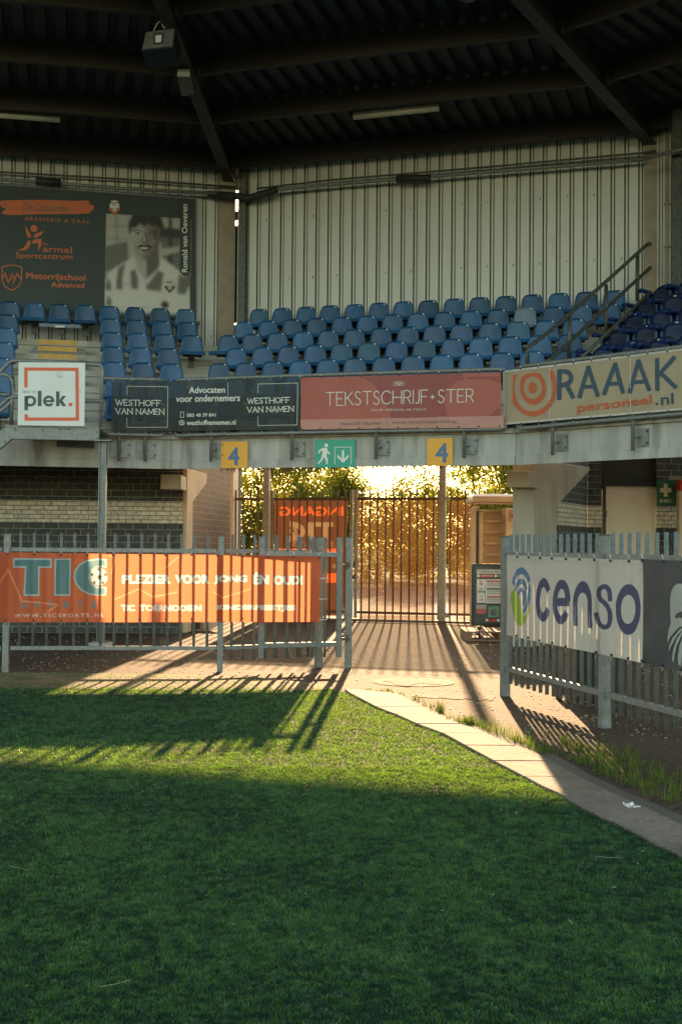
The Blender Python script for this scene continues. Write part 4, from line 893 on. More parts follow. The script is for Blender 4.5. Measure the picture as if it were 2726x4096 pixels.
A.text(W, 'D', 'JOUW VERHAAL IN TEKST', 1070, 763, 1416, 780, -4, space=1.25, layer=2); A.text(M['dgrey'], 'D', 'MARLOES NIJLAND   |   WWW.TEKSTSCHRIJF-STER', 882, 848, 1568, 870, -15, space=1.2, layer=2); A.text(M['dgrey'], 'E', 'JF-STER.NL', 0, 838, 158, 856, -2, space=1.2, layer=3) if 0 else A.text(M['dgrey'], 'E', '.NL', 118, 836, 160, 853, -1, space=1.2, layer=2)
for s_ in (-1, 1):
    for e in (0, 8, 16): A.line(W, 'D', [(1245, 613-e*.2), (1245+s_*14, 601-e), (1245+s_*34, 604-e*1.0)][:3] if 0 else [(1245+s_*2, 611-e*.5), (1245+s_*(34-e), 597-e*.6)], 2, 2)
    A.line(W, 'D', [(1245, 614), (1245+s_*36, 612)], 2.2, 2)
A.line(W, 'D', [(1245, 586), (1245, 596)], 1.6, 2); A.line(W, 'D', [(1240, 591), (1250, 591)], 1.6, 2)
A.finish(root); ties(ST, 'D', [(636, 570)]+[(640+i*122, 568-i*3.7) for i in range(1, 8)]+[(1496+i*0, 541) for i in range(1)], root); ties(ST, 'E', [(47, 545), (170, 540), (298, 535), (428, 530)], root)
ties(ST, 'D', [(636, 887)]+[(632+i*122, 889-i*2) for i in range(1, 8)], root, down=True); ties(ST, 'E', [(37, 878), (166, 875), (293, 872), (425, 870)], root, down=True)
# tan banner
root = thing('banner', 'tan banner with an orange target and large slate blue letters', 'banner', SRr.hit(*S('E', 450, 862)), 'banners on the edge beam')
sheet(SRr, 'S', S('E', 450, 524), S('E', 2050, 322), S('E', 447, 862), S('E', 2050, 728), M['b_tan'], 'fabric', root, 110, 14)
b = MB(); 
A = Art(SRr, 24, .006); O = M['p_orange']
A.poly(O, 'E', [(510, 552), (545, 547), (530, 570), (521, 600), (520, 640), (530, 700), (548, 735), (575, 762), (605, 775), (640, 778), (680, 765), (720, 735), (745, 700), (757, 650), (755, 600), (742, 550), (728, 521), (760, 520), (778, 570), (782, 640), (770, 705), (740, 755), (700, 790), (650, 810), (610, 808), (570, 790), (530, 755), (505, 725)])
A.poly(O, 'E', [(575, 552), (610, 540), (655, 533), (690, 545), (712, 590), (720, 640), (708, 690), (680, 722), (645, 738), (605, 728), (575, 700), (558, 660), (552, 615), (560, 575)]); A.ell(M['b_tan'], 'E', 638, 630, 57, 70, 2); A.ell(O, 'E', 638, 630, 27, 36, 3)
B_ = M['p_blue']
def stroke(A, m, z, pts, w, layer=1):
    A.line(m, z, pts, w, layer)
    for i, p in enumerate(pts): A.ell(m, z, p[0], p[1], w/2, w/2, layer, 12)
stroke(A, B_, 'E', [(798, 693), (801, 528)], 28); A.ring(B_, 'E', 835, 567, 52, 54, 28, -92, 92, wy=30); stroke(A, B_, 'E', [(803, 526), (838, 526)], 27); stroke(A, B_, 'E', [(810, 614), (842, 608), (882, 684)], 28)
for x0, x1, x2, yt, yb, dy in ((926, 982, 1038, 503, 682, -9), (1080, 1150, 1194, 484, 663, -12), (1240, 1296, 1362, 464, 652, -14)):
    stroke(A, B_, 'E', [(x0, yb), (x1-2, yt)], 27); stroke(A, B_, 'E', [(x1, yt), (x2, yb+dy)], 27); stroke(A, B_, 'E', [(x0+24, yb-58), (x2-16, yb-62)], 24)
stroke(A, B_, 'E', [(1416, 636), (1413, 456)], 28); stroke(A, B_, 'E', [(1518, 442), (1420, 555)], 27); stroke(A, B_, 'E', [(1440, 540), (1526, 622)], 28)
A.text(O, 'E', 'personeel', 912, 726, 1378, 800, -54, bold=.03); A.ell(B_, 'E', 1411, 730, 8, 9); A.text(B_, 'E', 'nl', 1436, 668, 1516, 738, -7, bold=.03)
for pts in ([(447, 524), (2050, 322), (2050, 336), (447, 536)], [(447, 850), (2050, 716), (2050, 728), (447, 862)], [(447, 524), (458, 523), (458, 861), (447, 862)]): A.poly(M['b_hem'], 'E', pts)
A.rect(M['b_hem'], 'E', 737, 500, 742, 838, 1); A.rect(M['b_hem'], 'E', 1241, 440, 1246, 790, 1)
A.finish(root); ties(SRr, 'E', [(453, 525), (560, 513), (670, 499), (775, 487), (887, 473), (1000, 460), (1115, 446), (1233, 431), (1352, 416), (1477, 401)], root); ties(SRr, 'E', [(450, 860), (563, 853), (673, 845), (778, 836), (887, 826), (997, 817), (1113, 807), (1231, 797), (1355, 786), (1480, 775)], root, down=True)
# ragged spikes under the beam
b = MB(); x_ = 880
while x_ < 2025:
    a, z_ = SM.hit(x_, 1870, .3); l_ = rng.uniform(.02, .085)*(1 if rng.random() < .7 else .4); t = rng.uniform(.008, .02); d = .30
    b.prism([SM.P(a-t, ZU+.08, d), SM.P(a+t, ZU+.08, d), SM.P(a+rng.uniform(-.01, .01), ZU-l_, d)], SM.n*.01); x_ += rng.uniform(3, 10)
b.sbox(SM, SM.hit(880, 1870, .3)[0], SM.hit(2025, 1870, .3)[0], .29, .312, ZU+.03, ZU+.084)
tag(b.build('frayed_fringe', M['rust']), 'ragged brown fringe hanging under the beam over the gateway', 'fringe')

# ================================================================== poster
PS = Surf([(SL, None, None, DB-.16)], 0)
root = thing('poster_banner', 'large dark green poster with orange advertisements and a black and white portrait', 'poster', PS.hit(*S('P', 800, 1050)))
def yt(x): return -5+(103+5)*(x/1535)
sheet(PS, 'P', (-260, yt(-260)+12), (1530, yt(1530)+8), (-260, 1075), (1525, 1075), M['poster'], 'fabric', root, 4, 2)
b = MB(); b.tube([PS.hit(*S('P', -260, yt(-260))), PS.hit(*S('P', 1535, 103)), PS.hit(*S('P', 1530, 1060))], .022, seg=8); b.build('frame_tube', M['galv'], root)
b = MB(); b.sbox(SL, SL.hit(*S('P', -260, 1000), DB-.2)[0], SL.hit(*S('P', 1568, 1000), DB-.2)[0], DB-.25, DB-.2, SL.hit(*S('P', 300, 1040), DB-.2)[1]-.02, SL.hit(*S('P', 300, 1020), DB-.2)[1]); b.build('lower_rail', M['galv_dark'], root)
A = Art(PS, 60, .0015); O = M['pr_or']; Pp = 'P'
A.poly(O, Pp, [(0, 140), (12, 122), (60, 120), (200, 118), (380, 117), (560, 124), (700, 122), (700, 150), (735, 160), (740, 180), (728, 200), (705, 206), (710, 222), (600, 228), (330, 228), (100, 236), (20, 228), (18, 210), (50, 188), (10, 172)])
A.text(M['dgrey'], Pp, 'De Catacombe', 178, 140, 536, 200, 14, bold=.0, layer=2, shear=.35)
A.text(O, Pp, 'BRASSERIE & ZAAL', 202, 250, 704, 277, 26, space=1.35, bold=.01)
A.ell(O, Pp, 268, 341, 27, 27); A.poly(O, Pp, [(199, 320), (216, 345), (240, 385), (246, 405), (238, 413), (222, 412), (208, 385)]); A.poly(O, Pp, [(264, 410), (268, 395), (290, 378), (350, 360), (325, 390), (290, 410), (272, 416)])
A.poly(O, Pp, [(222, 436), (243, 435), (240, 465), (228, 495), (205, 510), (170, 514), (134, 511), (180, 498), (205, 470)]); A.poly(O, Pp, [(255, 440), (270, 428), (300, 422), (326, 424), (328, 450), (318, 490), (300, 520), (302, 480), (300, 455), (270, 460), (255, 460)])
A.text(O, Pp, 'De', 336, 450, 378, 472, 2); A.text(O, Pp, 'armel', 338, 474, 566, 526, 10, bold=.012); A.text(O, Pp, 'Sportcentrum', 125, 528, 570, 586, 12, bold=.012)
A.line(O, Pp, [(18, 640), (95, 626), (172, 642), (170, 745), (150, 795), (92, 826), (40, 795), (18, 745), (18, 640)], 8)
A.line(O, Pp, [(22, 735), (42, 690), (66, 765), (98, 690), (106, 715), (112, 715)], 8); A.line(O, Pp, [(84, 745), (98, 690)], 8); A.line(O, Pp, [(98, 690), (112, 740)], 8); A.line(O, Pp, [(105, 770), (138, 690), (165, 740)], 8)
A.text(O, Pp, 'Motorrijschool', 207, 684, 672, 750, 18, bold=.03); A.text(O, Pp, 'Advanced', 403, 758, 663, 802, 8, bold=.03)
# portrait (plain generic figure)
A.finish(root, 'print'); A0_ = A; A = Art(PS, 60, .0015)
A.poly(M['ph_l'], Pp, [(832, 220), (1415, 262), (1415, 700), (820, 700)]); A.poly(M['ph_m'], Pp, [(826, 480), (1000, 440), (1010, 620), (822, 690)], 2); A.poly(M['ph_m'], Pp, [(1280, 400), (1412, 410), (1412, 700), (1240, 640)], 2)
A.rect(M['ph_d'], Pp, 1322, 256, 1350, 640, 3); A.poly(M['ph_d'], Pp, [(1240, 330), (1415, 345), (1415, 420), (1240, 400)], 3); A.line(M['ph_m'], Pp, [(912, 225), (918, 500)], 9, 3); A.line(M['ph_m'], Pp, [(832, 320), (1010, 322)], 6, 3); A.line(M['ph_m'], Pp, [(830, 420), (1000, 420)], 8, 3); A.poly(M['ph_l'], Pp, [(1240, 505), (1412, 480), (1412, 520), (1270, 560), (1240, 550)], 4)
A.poly(M['ph_s'], Pp, [(820, 930), (820, 760), (850, 690), (900, 650), (1040, 570), (1100, 620), (1140, 740), (1245, 650), (1260, 560), (1310, 600), (1390, 660), (1450, 720), (1490, 800), (1490, 1020), (820, 1000)], 5)
A.poly(M['skin2'], Pp, [(1052, 560), (1048, 480), (1245, 500), (1250, 640), (1200, 690), (1142, 738), (1080, 650)], 6); A.poly(M['skin'], Pp, [(1052, 560), (1048, 480), (1150, 560), (1150, 725), (1142, 738), (1080, 650)], 7)
A.poly(M['skin'], Pp, [(1012, 370), (1022, 330), (1060, 290), (1160, 270), (1240, 300), (1262, 370), (1252, 450), (1238, 520), (1205, 565), (1150, 586), (1100, 575), (1065, 530), (1040, 470)], 8)
A.poly(M['skin2'], Pp, [(1175, 280), (1240, 300), (1264, 370), (1252, 450), (1238, 520), (1205, 565), (1150, 586), (1110, 578), (1150, 545), (1190, 500), (1170, 440), (1150, 360)], 9)
MCOL.update(h1=(.21, .19, .15), h2=(.17, .15, .12), h3=(.30, .275, .225))
class _N:
    def __init__(s, n): s.name = n
H1, H2, H3 = _N('h1'), _N('h2'), _N('h3')
A.poly(H1, Pp, [(1140, 280), (1180, 285), (1185, 420), (1195, 500), (1150, 560), (1110, 575), (1130, 500), (1120, 400)], 9); A.poly(H2, Pp, [(1162, 282), (1200, 290), (1200, 420), (1210, 500), (1170, 560), (1130, 580), (1150, 520), (1150, 400)], 9)
A.ell(H3, Pp, 1085, 440, 24, 26, 9, 14); A.ell(H1, Pp, 1205, 445, 18, 22, 10, 14); A.ell(H3, Pp, 1110, 320, 34, 22, 9, 14); A.poly(H2, Pp, [(1060, 500), (1050, 440), (1068, 470), (1090, 540), (1110, 570), (1085, 555)], 9)
A.ell(M['skin'], Pp, 1018, 418, 13, 38, 8); A.ell(M['skin2'], Pp, 1270, 420, 14, 38, 8)
A.poly(M['hair'], Pp, [(1008, 375), (1006, 300), (1030, 245), (1075, 210), (1140, 200), (1210, 212), (1265, 250), (1286, 320), (1278, 400), (1262, 410), (1258, 345), (1225, 310), (1190, 325), (1160, 300), (1130, 330), (1095, 300), (1060, 345), (1040, 330), (1022, 385)], 10)
for x_, y_ in ((1078, 378), (1200, 388)): A.ell(M['hair'], Pp, x_, y_, 22, 7, 11, 12); A.line(M['hair'], Pp, [(x_-34, y_-16), (x_, y_-26), (x_+32, y_-16)], 7, 11); A.ell(M['ph_s'], Pp, x_-8, y_, 5, 3, 12, 8)
A.poly(M['skin2'], Pp, [(1128, 380), (1140, 380), (1152, 450), (1120, 458), (1106, 450)], 10); A.poly(M['ph_l'], Pp, [(1126, 395), (1134, 395), (1140, 440), (1122, 446)], 11)
A.poly(M['hair'], Pp, [(1070, 490), (1100, 466), (1130, 472), (1165, 470), (1200, 492), (1190, 496), (1160, 488), (1130, 486), (1095, 488)], 12); A.poly(M['hair'], Pp, [(1080, 490), (1180, 492), (1160, 512), (1125, 518), (1100, 510)], 11); A.poly(M['ph_s'], Pp, [(1092, 490), (1168, 492), (1150, 503), (1105, 503)], 12); A.ell(M['skin2'], Pp, 1135, 540, 34, 9, 9, 14)
for pts in ([(928, 650), (985, 610), (960, 740), (965, 822), (910, 818), (912, 740)], [(1022, 680), (1060, 655), (1085, 740), (1085, 818), (1028, 815)], [(1150, 790), (1240, 670), (1285, 690), (1262, 835), (1146, 820)], [(1400, 700), (1460, 730), (1490, 780), (1450, 862), (1388, 850)], [(822, 800), (850, 720), (875, 790), (870, 830), (845, 832)], [(850, 860), (875, 900), (875, 960), (830, 935)]): A.poly(M['ph_m'], Pp, pts, 6)
A.poly(M['ph_s'], Pp, [(1045, 545), (1030, 590), (1005, 685), (1060, 655), (1078, 650), (1060, 600)], 8); A.poly(M['ph_s'], Pp, [(1248, 545), (1290, 590), (1312, 700), (1290, 668), (1240, 665), (1262, 610)], 8); A.line(M['ph_m'], Pp, [(1078, 650), (1142, 742), (1150, 800)], 4, 9); A.line(M['ph_m'], Pp, [(1142, 742), (1238, 665)], 4, 9); A.line(M['ph_m'], Pp, [(1005, 685), (1078, 650)], 3, 9)
A.ell(M['ph_d'], Pp, 1293, 940, 33, 31, 7); A.line(M['ph_m'], Pp, [(930, 957), (1190, 960)], 3, 7); A.text(M['ph_d'], Pp, 'super', 976, 773, 1022, 785, -2, bold=.02, layer=7, shear=.3)
shp = sheet(Surf([(SL, None, None, DB-.165)]), 'P', (832, 222), (1490, 266), (818, 1040), (1490, 1040), cloth('portrait_cloth', 0, 1), 'portrait', root, 460, 560)
A.paint(shp, MCOL['print_mid_grey'], GRID[shp.name], 3); A = Art(PS, 60, .003)
A.poly(M['poster'], Pp, [(1412, 115), (1490, 125), (1490, 680), (1448, 712), (1412, 690)], 13); A.text(M['wsign'], Pp, 'Ronald van Oeveren', 1424, 155, 1468, 688, bold=.03, layer=14, vert=True)
A.poly(M['ph_m'], Pp, [(1490, 270), (1505, 272), (1500, 720), (1490, 720)], 2)
def crest(A, cx, cy, s, mo, mw, md, L):
    A.poly(mw, Pp, [(cx-38*s, cy-32*s), (cx+38*s, cy-32*s), (cx+40*s, cy+10*s), (cx+20*s, cy+40*s), (cx, cy+60*s), (cx-20*s, cy+40*s), (cx-40*s, cy+10*s)], L)
    A.poly(mo, Pp, [(cx-48*s, cy+18*s), (cx-28*s, cy+2*s), (cx, cy+30*s), (cx+28*s, cy+2*s), (cx+48*s, cy+18*s), (cx, cy+68*s)], L+1); A.ell(mw, Pp, cx, cy+24*s, 19*s, 19*s, L+2, 14); A.ring(md, Pp, cx, cy+24*s, 19*s, 19*s, 3*s, layer=L+3, n=14); A.ring(md, Pp, cx, cy+24*s, 9*s, 9*s, 3*s, layer=L+3, n=8)
    A.text(md, Pp, 'RBC', cx-24*s, cy-28*s, cx+24*s, cy-13*s, bold=.02, layer=L+2); A.poly(mw, Pp, [(cx-24*s, cy-38*s), (cx-28*s, cy-56*s), (cx-12*s, cy-48*s), (cx, cy-60*s), (cx+12*s, cy-48*s), (cx+28*s, cy-56*s), (cx+24*s, cy-38*s)], L)
crest(A, 898, 175, .95, M['pr_or'], M['wsign'], M['dgrey'], 6); crest(A, 1330, 785, .95, M['ph_m'], M['ph_s'], M['ph_d'], 7)
A.finish(root, 'print')
b = MB()
for y_ in range(150, 1050, 112): p = PS.hit(*S('P', 1512, y_)); b.tube([p, p+Vector((.06, 0, .01))], .006, seg=5)
for x_ in range(-200, 1500, 55): p = PS.hit(*S('P', x_, yt(x_)+12)); b.tube([p, p+Vector((0, 0, .06))], .006, seg=5)
b.build('cable_tie', M['dark'], root)
# ================================================================== lower level: frames, brick walls
def wallseg(p0, p1, bands, name, label, back=.2, cat='wall'):
    """bands: list of (z0, z1, matkey); front faces the camera side"""
    p0 = Vector((p0[0], p0[1], 0)); p1 = Vector((p1[0], p1[1], 0)); u = (p1-p0).normalized(); n = Vector((-u.y, u.x, 0)); L_ = (p1-p0).length
    root = thing(name, label, cat, (p0+p1)/2)
    for z0, z1, mk in bands:
        b = MB(); f = lambda a, z, d: p0+u*a+n*d+Vector((0, 0, z)); q = [f(0, z0, 0), f(L_, z0, 0), f(L_, z1, 0), f(0, z1, 0)]
        b.quad(*q, uv=[(0, z0), (L_, z0), (L_, z1), (0, z1)]); r = [f(0, z0, back), f(L_, z0, back), f(L_, z1, back), f(0, z1, back)]
        b.quad(*r, uv=[(0, z0), (L_, z0), (L_, z1), (0, z1)]); b.quad(q[1], r[1], r[2], q[2], uv=[(0, z0), (back, z0), (back, z1), (0, z1)]); b.quad(q[0], r[0], r[3], q[3], uv=[(0, z0), (back, z0), (back, z1), (0, z1)]); b.quad(q[3], q[2], r[2], r[3], uv=[(0, 0)]*4)
        b.build('brick_band', M[mk], root)
    return root
bl0 = G(-900, 2527); bl1 = G(727, 2533)
def xat(sx, y): r = ray(sx, 2185); return r.x/r.y*y
YB = 20.45
wallseg((xat(-1100, YB), YB-.25), (xat(729, YB+.15), YB+.15), [(0, 1.742, 'darkbrick'), (1.742, 2.087, 'whitebrick'), (2.087, 2.93, 'darkbrick')], 'brick_wall', 'dark brick wall with a white brick band behind the orange banner')
# left frame fin with haunch
def fin(o, dirv, th, prof, m, name, label, side):
    o = Vector((o[0], o[1], 0)); d = Vector((dirv[0], dirv[1], 0)).normalized(); n = Vector((-d.y, d.x, 0))*(side)   # thickness direction
    b = MB(); b.prism([o+d*t+Vector((0, 0, z)) for t, z in prof], n*th); return b
fo = (-2.50, 20.4); fd = (.108, 1)
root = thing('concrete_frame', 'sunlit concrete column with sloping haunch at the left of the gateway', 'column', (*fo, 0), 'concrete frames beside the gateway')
fin((fo[0]+.025, fo[1]), fd, .34, [(.28, 0), (.70, 0), (.70, 2.10), (1.75, ZU-.02), (1.75, 2.62), (.28, 2.62)], None, 'x', 'y', 1).build('column', mat('concrete_lit_tint', (.58, .45, .32), .8, var=.12, scale=4, bump=.15), root, bevel=.012)  # paler, warmer than the other concrete: sun and bounce light put into the colour
P0 = SM.hit(644, 1900, .02)[0]
a0 = ZP(19.95).px(644, 1881); a1 = ZP(19.95).px(726, 1958)
b = MB(); b.box(a0.x, a1.x, 19.90, 20.6, a1.z, ZU-.004); b.build('corbel', M['concrete'], root, bevel=.012)
pr = MB(); f0 = Vector((-2.50+.108*.14, 20.4+.14, 0)); 
b = MB(); b.box(f0.x+.02, f0.x+.16, f0.y-.1, f0.y+.02, 1.4*0, 1.74); 
# right frame fin along the bisector
t0 = 1.76; o2 = SB2.P(t0, 0, 0)
root = thing('concrete_frame', 'grey concrete column with sloping haunch at the right of the gateway', 'column', o2, 'concrete frames beside the gateway')
x0 = ZP(o2.y).px(2048, 1958); x1 = ZP(o2.y).px(2136, 1958)
d2 = SB2.u; n2 = SB2.n   # n2 points back-left
right0 = Vector((x1.x, o2.y, 0)); left0 = Vector((x0.x, o2.y, 0))
b = MB()
prof = [(0, 0), (.80, 0), (.80, 2.02), (2.05, 2.60), (2.05, 2.66), (0, 2.66)]
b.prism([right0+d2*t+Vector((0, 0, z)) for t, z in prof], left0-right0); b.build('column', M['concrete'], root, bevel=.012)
q0 = ZP(o2.y-.3).px(2023, 1864); q1 = ZP(o2.y-.3).px(2112, 1950)
b = MB(); b.prism([Vector((q0.x, q0.y, q1.z)), Vector((q1.x, q1.y, q1.z)), Vector((q1.x+.2, q1.y+.34, q1.z)), Vector((q0.x+.2, q0.y+.34, q1.z))], (0, 0, ZU-.004-q1.z)); b.build('corbel', M['concrete'], root, bevel=.012)
# passage wall on the left
wallseg((-2.50+.108*.72, 20.4+.72), (-2.07, 24.35), [(0, 3.1, 'brownbrick')], 'brick_wall', 'sunlit brown brick side wall of the passage behind the left column', back=.25)
# right brick walls under the stand
kx = right0+d2*.82; kc = Vector((xat(2347, 20.85), 20.85, 0))
W3 = [(0, 1.742, 'darkbrick'), (1.742, 2.087, 'whitebrick'), (2.087, 2.93, 'darkbrick')]
wallseg(kx, kc, W3, 'brick_wall', 'short brick wall with white band between the right column and the white door', back=.2)
dx0 = xat(2404, 20.85); dx1 = xat(2624, 20.85)
wallseg((kc.x+.004, 20.85), (dx0-.004, 20.85), W3, 'brick_wall', 'narrow strip of brick wall just left of the white door')
wallseg((dx1, 20.85), (9.5, 20.85), W3, 'brick_wall', 'brick wall with white band to the right of the white door under the first aid sign')
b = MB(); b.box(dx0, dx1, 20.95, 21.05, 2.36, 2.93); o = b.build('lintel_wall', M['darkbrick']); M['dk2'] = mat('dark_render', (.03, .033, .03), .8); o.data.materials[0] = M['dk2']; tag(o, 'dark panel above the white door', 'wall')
root = thing('door', 'closed white metal door in a black frame under the right stand', 'door', ((dx0+dx1)/2, 20.9, 0))
zt = ZP(20.9).hit(2520, 1945)[1]; dd0 = xat(2419, 20.9); b = MB(); b.box(dd0, dx1-.01, 20.88, 20.94, .02, zt); dl_ = b.build('door_leaf', M['door'], root, bevel=.004)
b = MB(); b.box(dx0+.01, dd0-.004, 20.84, 21.0, 0, zt+.06); b.box(dd0-.004, dx1-.005, 20.84, 21.0, zt+.004, zt+.06); b.build('frame', M['black'], root)
b = MB()
for z_ in (1.9, 1.3): b = MB(); b.box(dd0-.03, dd0+.005, 20.82, 20.84, z_, z_+.12); b.build('hinge', M['galv_dark'], dl_)
board(ZP(20.75), 0, 'J', 1368, 243, 1510, 432, M['dgreen'], 'first_aid_sign', 'dark green first aid sign with white cross reading EHBO', 'sign', art=lambda A: (A.rect(M['wsign'], 'J', 1423, 264, 1452, 366), A.rect(M['wsign'], 'J', 1394, 297, 1482, 332, 2), A.text(M['wsign'], 'J', 'EHBO', 1393, 385, 1481, 414, bold=.012)))
root = thing('red_box', 'red fire hose box with a pale post at the right edge under the stand', 'box', ZP(20.6).px(2710, 1960))
p0 = ZP(20.6).px(*S('J', 1532, 240)); p1 = ZP(20.6).px(*S('J', 1700, 325)); b = MB(); b.box(p0.x, p1.x, 20.5, 20.7, p1.z, p0.z); b.build('panel', M['red'], root, bevel=.01)
b = MB(); b.box(p0.x, p0.x+.16, 20.5, 20.68, 0, p1.z); b.build('post', M['cream'], root)
p0 = ZP(20.3).px(*S('J', 1462, 205)); b = MB(); b.box(p0.x, p0.x+.9, 20.2, 20.3, p0.z-.06, p0.z); tag(b.build('wall_bracket', M['concrete_tan']), 'pale horizontal bar above the red box at the right edge', 'bracket')
# ceilings that close the rooms under the side blocks
for k, lbx in (('L', 'dark soffit under the left block'), ('R', 'dark soffit under the right block')):
    sec, lo, hi = RANGE[k]; b = MB()
    l0, h0 = lo(.3), hi(.3); l1, h1 = lo(4.2), hi(4.2)
    if k == 'L': h0 -= .3; h1 -= .3
    else: l0 += .4; l1 += .4
    b.quad(sec.P(l0, 2.65, .34), sec.P(h0, 2.65, .34), sec.P(h1, 2.94, 4.2), sec.P(l1, 2.94, 4.2)); tag(b.build('soffit', M['dk2']), lbx, 'ceiling')

# ================================================================== entrance gate
gb = G(1405, 2481); g2 = G(1769, 2494); GS = Sec((gb.x, gb.y), (1, -.30)); GA = GS
def ga(sx, d=0): return GS.hit(sx, 2200, d)[0]
ZT = GS.hit(1600, 1995)[1]; ZB = GS.hit(1590, 2452)[1]; ZSP = GS.hit(1600, 1958)[1]; ZLO = GS.hit(1590, 2482)[1]
def gate_panel(root, xs, x0, x1, stiles=(), w=.026):
    for z_, nm in ((ZT, 'rail'), (ZB, 'rail')):
        b = MB(); b.sbox(GS, ga(x0), ga(x1), -.02, .02, z_-.025, z_+.025); b.build(nm, M['rust'], root)
    for x_ in xs:
        b = MB(); a = ga(x_); b.tube([GS.P(a, max(.03, ZLO), 0), GS.P(a, ZSP, 0)], w/2+.002, seg=8); b.build('bar', M['rust'], root)
    for x_ in stiles:
        b = MB(); a = ga(x_); b.sbox(GS, a-.028, a+.028, -.028, .028, .05, ZSP); b.build('stile', M['gatepost'], root)
Hx = lambda *v: [700+i/1.96 for i in v]; Ix = lambda *v: [1300+i/1.96 for i in v]
r1 = thing('fixed_fence', 'rusty bar panel at the far left of the entrance gate beside the brick wall', 'gate', GS.P(ga(970), 0, 0)); gate_panel(r1, Hx(418, 474, 532, 590, 650), 700+362/1.96, 700+695/1.96, Hx(366))
r2 = thing('gate_leaf', 'rusty bar gate leaf behind the orange net banner reading INGANG from behind', 'gate', GS.P(ga(1230), 0, 0)); gate_panel(r2, Hx(795, 853, 912, 972, 1033, 1092, 1150, 1212, 1272, 1332), 700+745/1.96, 700+1385/1.96, Hx(757, 1381))
r3 = thing('gate_leaf', 'rusty bar gate leaf with brown shade net in the middle of the entrance', 'gate', GS.P(ga(1600), 0, 0)); gate_panel(r3, Ix(285, 347, 408, 472, 532, 595, 658, 720, 782, 845), 1300+235/1.96, 1300+893/1.96, Ix(240, 891))
b = MB(); b.sbox(GS, ga(1300+225/1.96), ga(1300+238/1.96), -.06, -.03, 1.0, 1.12); b.sbox(GS, ga(1300+205/1.96), ga(1300+240/1.96), -.05, -.03, .78, .86); b.build('lock', M['galv_dark'], r3)
r4 = thing('fixed_fence', 'narrow rusty bar panel between the tall post and the turnstile', 'gate', GS.P(ga(1840), 0, 0)); gate_panel(r4, Ix(978, 1035, 1092, 1148, 1203, 1268, 1330, 1392), 1300+935/1.96, 1300+1480/1.96)
for nm, lbx, xc, w_ in (('steel_post', 'tall weathered steel post left of the INGANG banner', 700+719/1.96, .115), ('steel_post', 'tall weathered steel post between gate leaf and turnstile', 1300+920/1.96, .115)):
    root = thing(nm, lbx, 'post', GS.P(ga(xc), 0, 0), 'tall steel posts of the entrance gate'); a = ga(xc)
    b = MB(); b.sbox(GS, a-w_/2, a+w_/2, -.09, .03, .0, 3.4); b.build('shaft', M['gatepost'], root, bevel=.004)
    b = MB(); b.sbox(GS, a-.1, a+.1, -.11, .05, .0, .012); b.build('base_plate', M['rust'], root)
    if xc > 1500:
        b = MB(); b.sbox(GS, a-.02, a+.16, -.12, -.095, ZT-.03, ZT+.03); b.sbox(GS, a-.02, a+.15, -.12, -.095, ZB-.06, ZB+.0); b.build('hinge', M['gatepost'], root)
column(GS, 700+430/1.96, 700+474/1.96, -.15, .15, 0, 3.4, M['cream'], 'steel_column', 'pale sunlit column at the end of the brown brick wall')
column(GS, 700+482/1.96, 700+520/1.96, .2, .35, 0, 3.4, M['dark'], 'drain_pipe', 'dark upright pipe beside the pale column at the left end of the gate')
b = MB(); b.sbox(GS, ga(700+388/1.96), ga(700+414/1.96), -.25, -.22, GS.hit(900, 2128)[1], GS.hit(900, 1922)[1]); tag(b.build('gauge_strip', M['wsign']), 'white perforated strip on the end of the brown brick wall', 'strip')
b = MB(); a = ga(700+396/1.96); b.sbox(GS, a-.04, a+.04, -.3, -.22, GS.hit(900, 2170)[1], GS.hit(900, 2128)[1]); tag(b.build('red_switch', M['red']), 'small red and white box under the white strip by the brick wall', 'box')
# nets
NS = Surf([(GS, None, None, .035)], 0, .01, 1)
def net(z, tl, tr, bl, br, label):
    r = thing('shade_net', label, 'netting', GS.P(ga(S(z, *tl)[0]), .1, .035), 'shade nets on the gate'); sheet(NS, z, tl, tr, bl, br, M['net'], 'fabric', r, 30, 30)
    b = MB()
    for t in range(9):
        p = NS.hit(*S(z, tl[0]+(tr[0]-tl[0])*t/8, tl[1]), .03); b.tube([p, p+Vector((0, -.03, .04))], .006, seg=5)
    b.build('cable_tie', M['dark'], r)
net('I', (245, 398), (890, 395), (262, 1336), (858, 1348), 'brown shade net stretched behind the middle gate leaf')
net('I', (962, 398), (1145, 395), (962, 1300), (1145, 1300), 'brown shade net behind the narrow panel beside the turnstile')
r = thing('net_banner', 'orange and brown mesh banner reading INGANG mirrored, hung outside the left gate leaf', 'banner', GS.P(ga(1220), .6, .04))
NB = Surf([(GS, None, None, .045)], 0, .006, 3); shn = sheet(NB, 'W', (65, 205), (1225, 205), (65, 2010), (1150, 2010), M['cloth_net'], 'fabric', r, 300, 320)
MCOL.update(net_orange=(.24, .045, .012), net_tan=(.11, .07, .04), net_brown=(.045, .019, .010))
A = Art(NB, 20, .006)
A.text(M['n_or'], 'W', 'INGANG', 1150, 298, 147, 448, bold=.045)
A.ring(M['n_tan'], 'W', 300, 690, 250, 160, 70, -90, 90, wy=90); A.rect(M['n_tan'], 'W', 585, 545, 700, 830); A.rect(M['n_tan'], 'W', 710, 545, 990, 615); A.rect(M['n_tan'], 'W', 800, 615, 905, 830); A.ell(M['n_tan'], 'W', 368, 685, 62, 68, 2); A.ell(M['n_brown'], 'W', 368, 685, 18, 20, 3)
for k in range(5): A.ell(M['n_brown'], 'W', 368+44*math.sin(k*1.2566), 685-46*math.cos(k*1.2566), 12, 12, 3, 6)
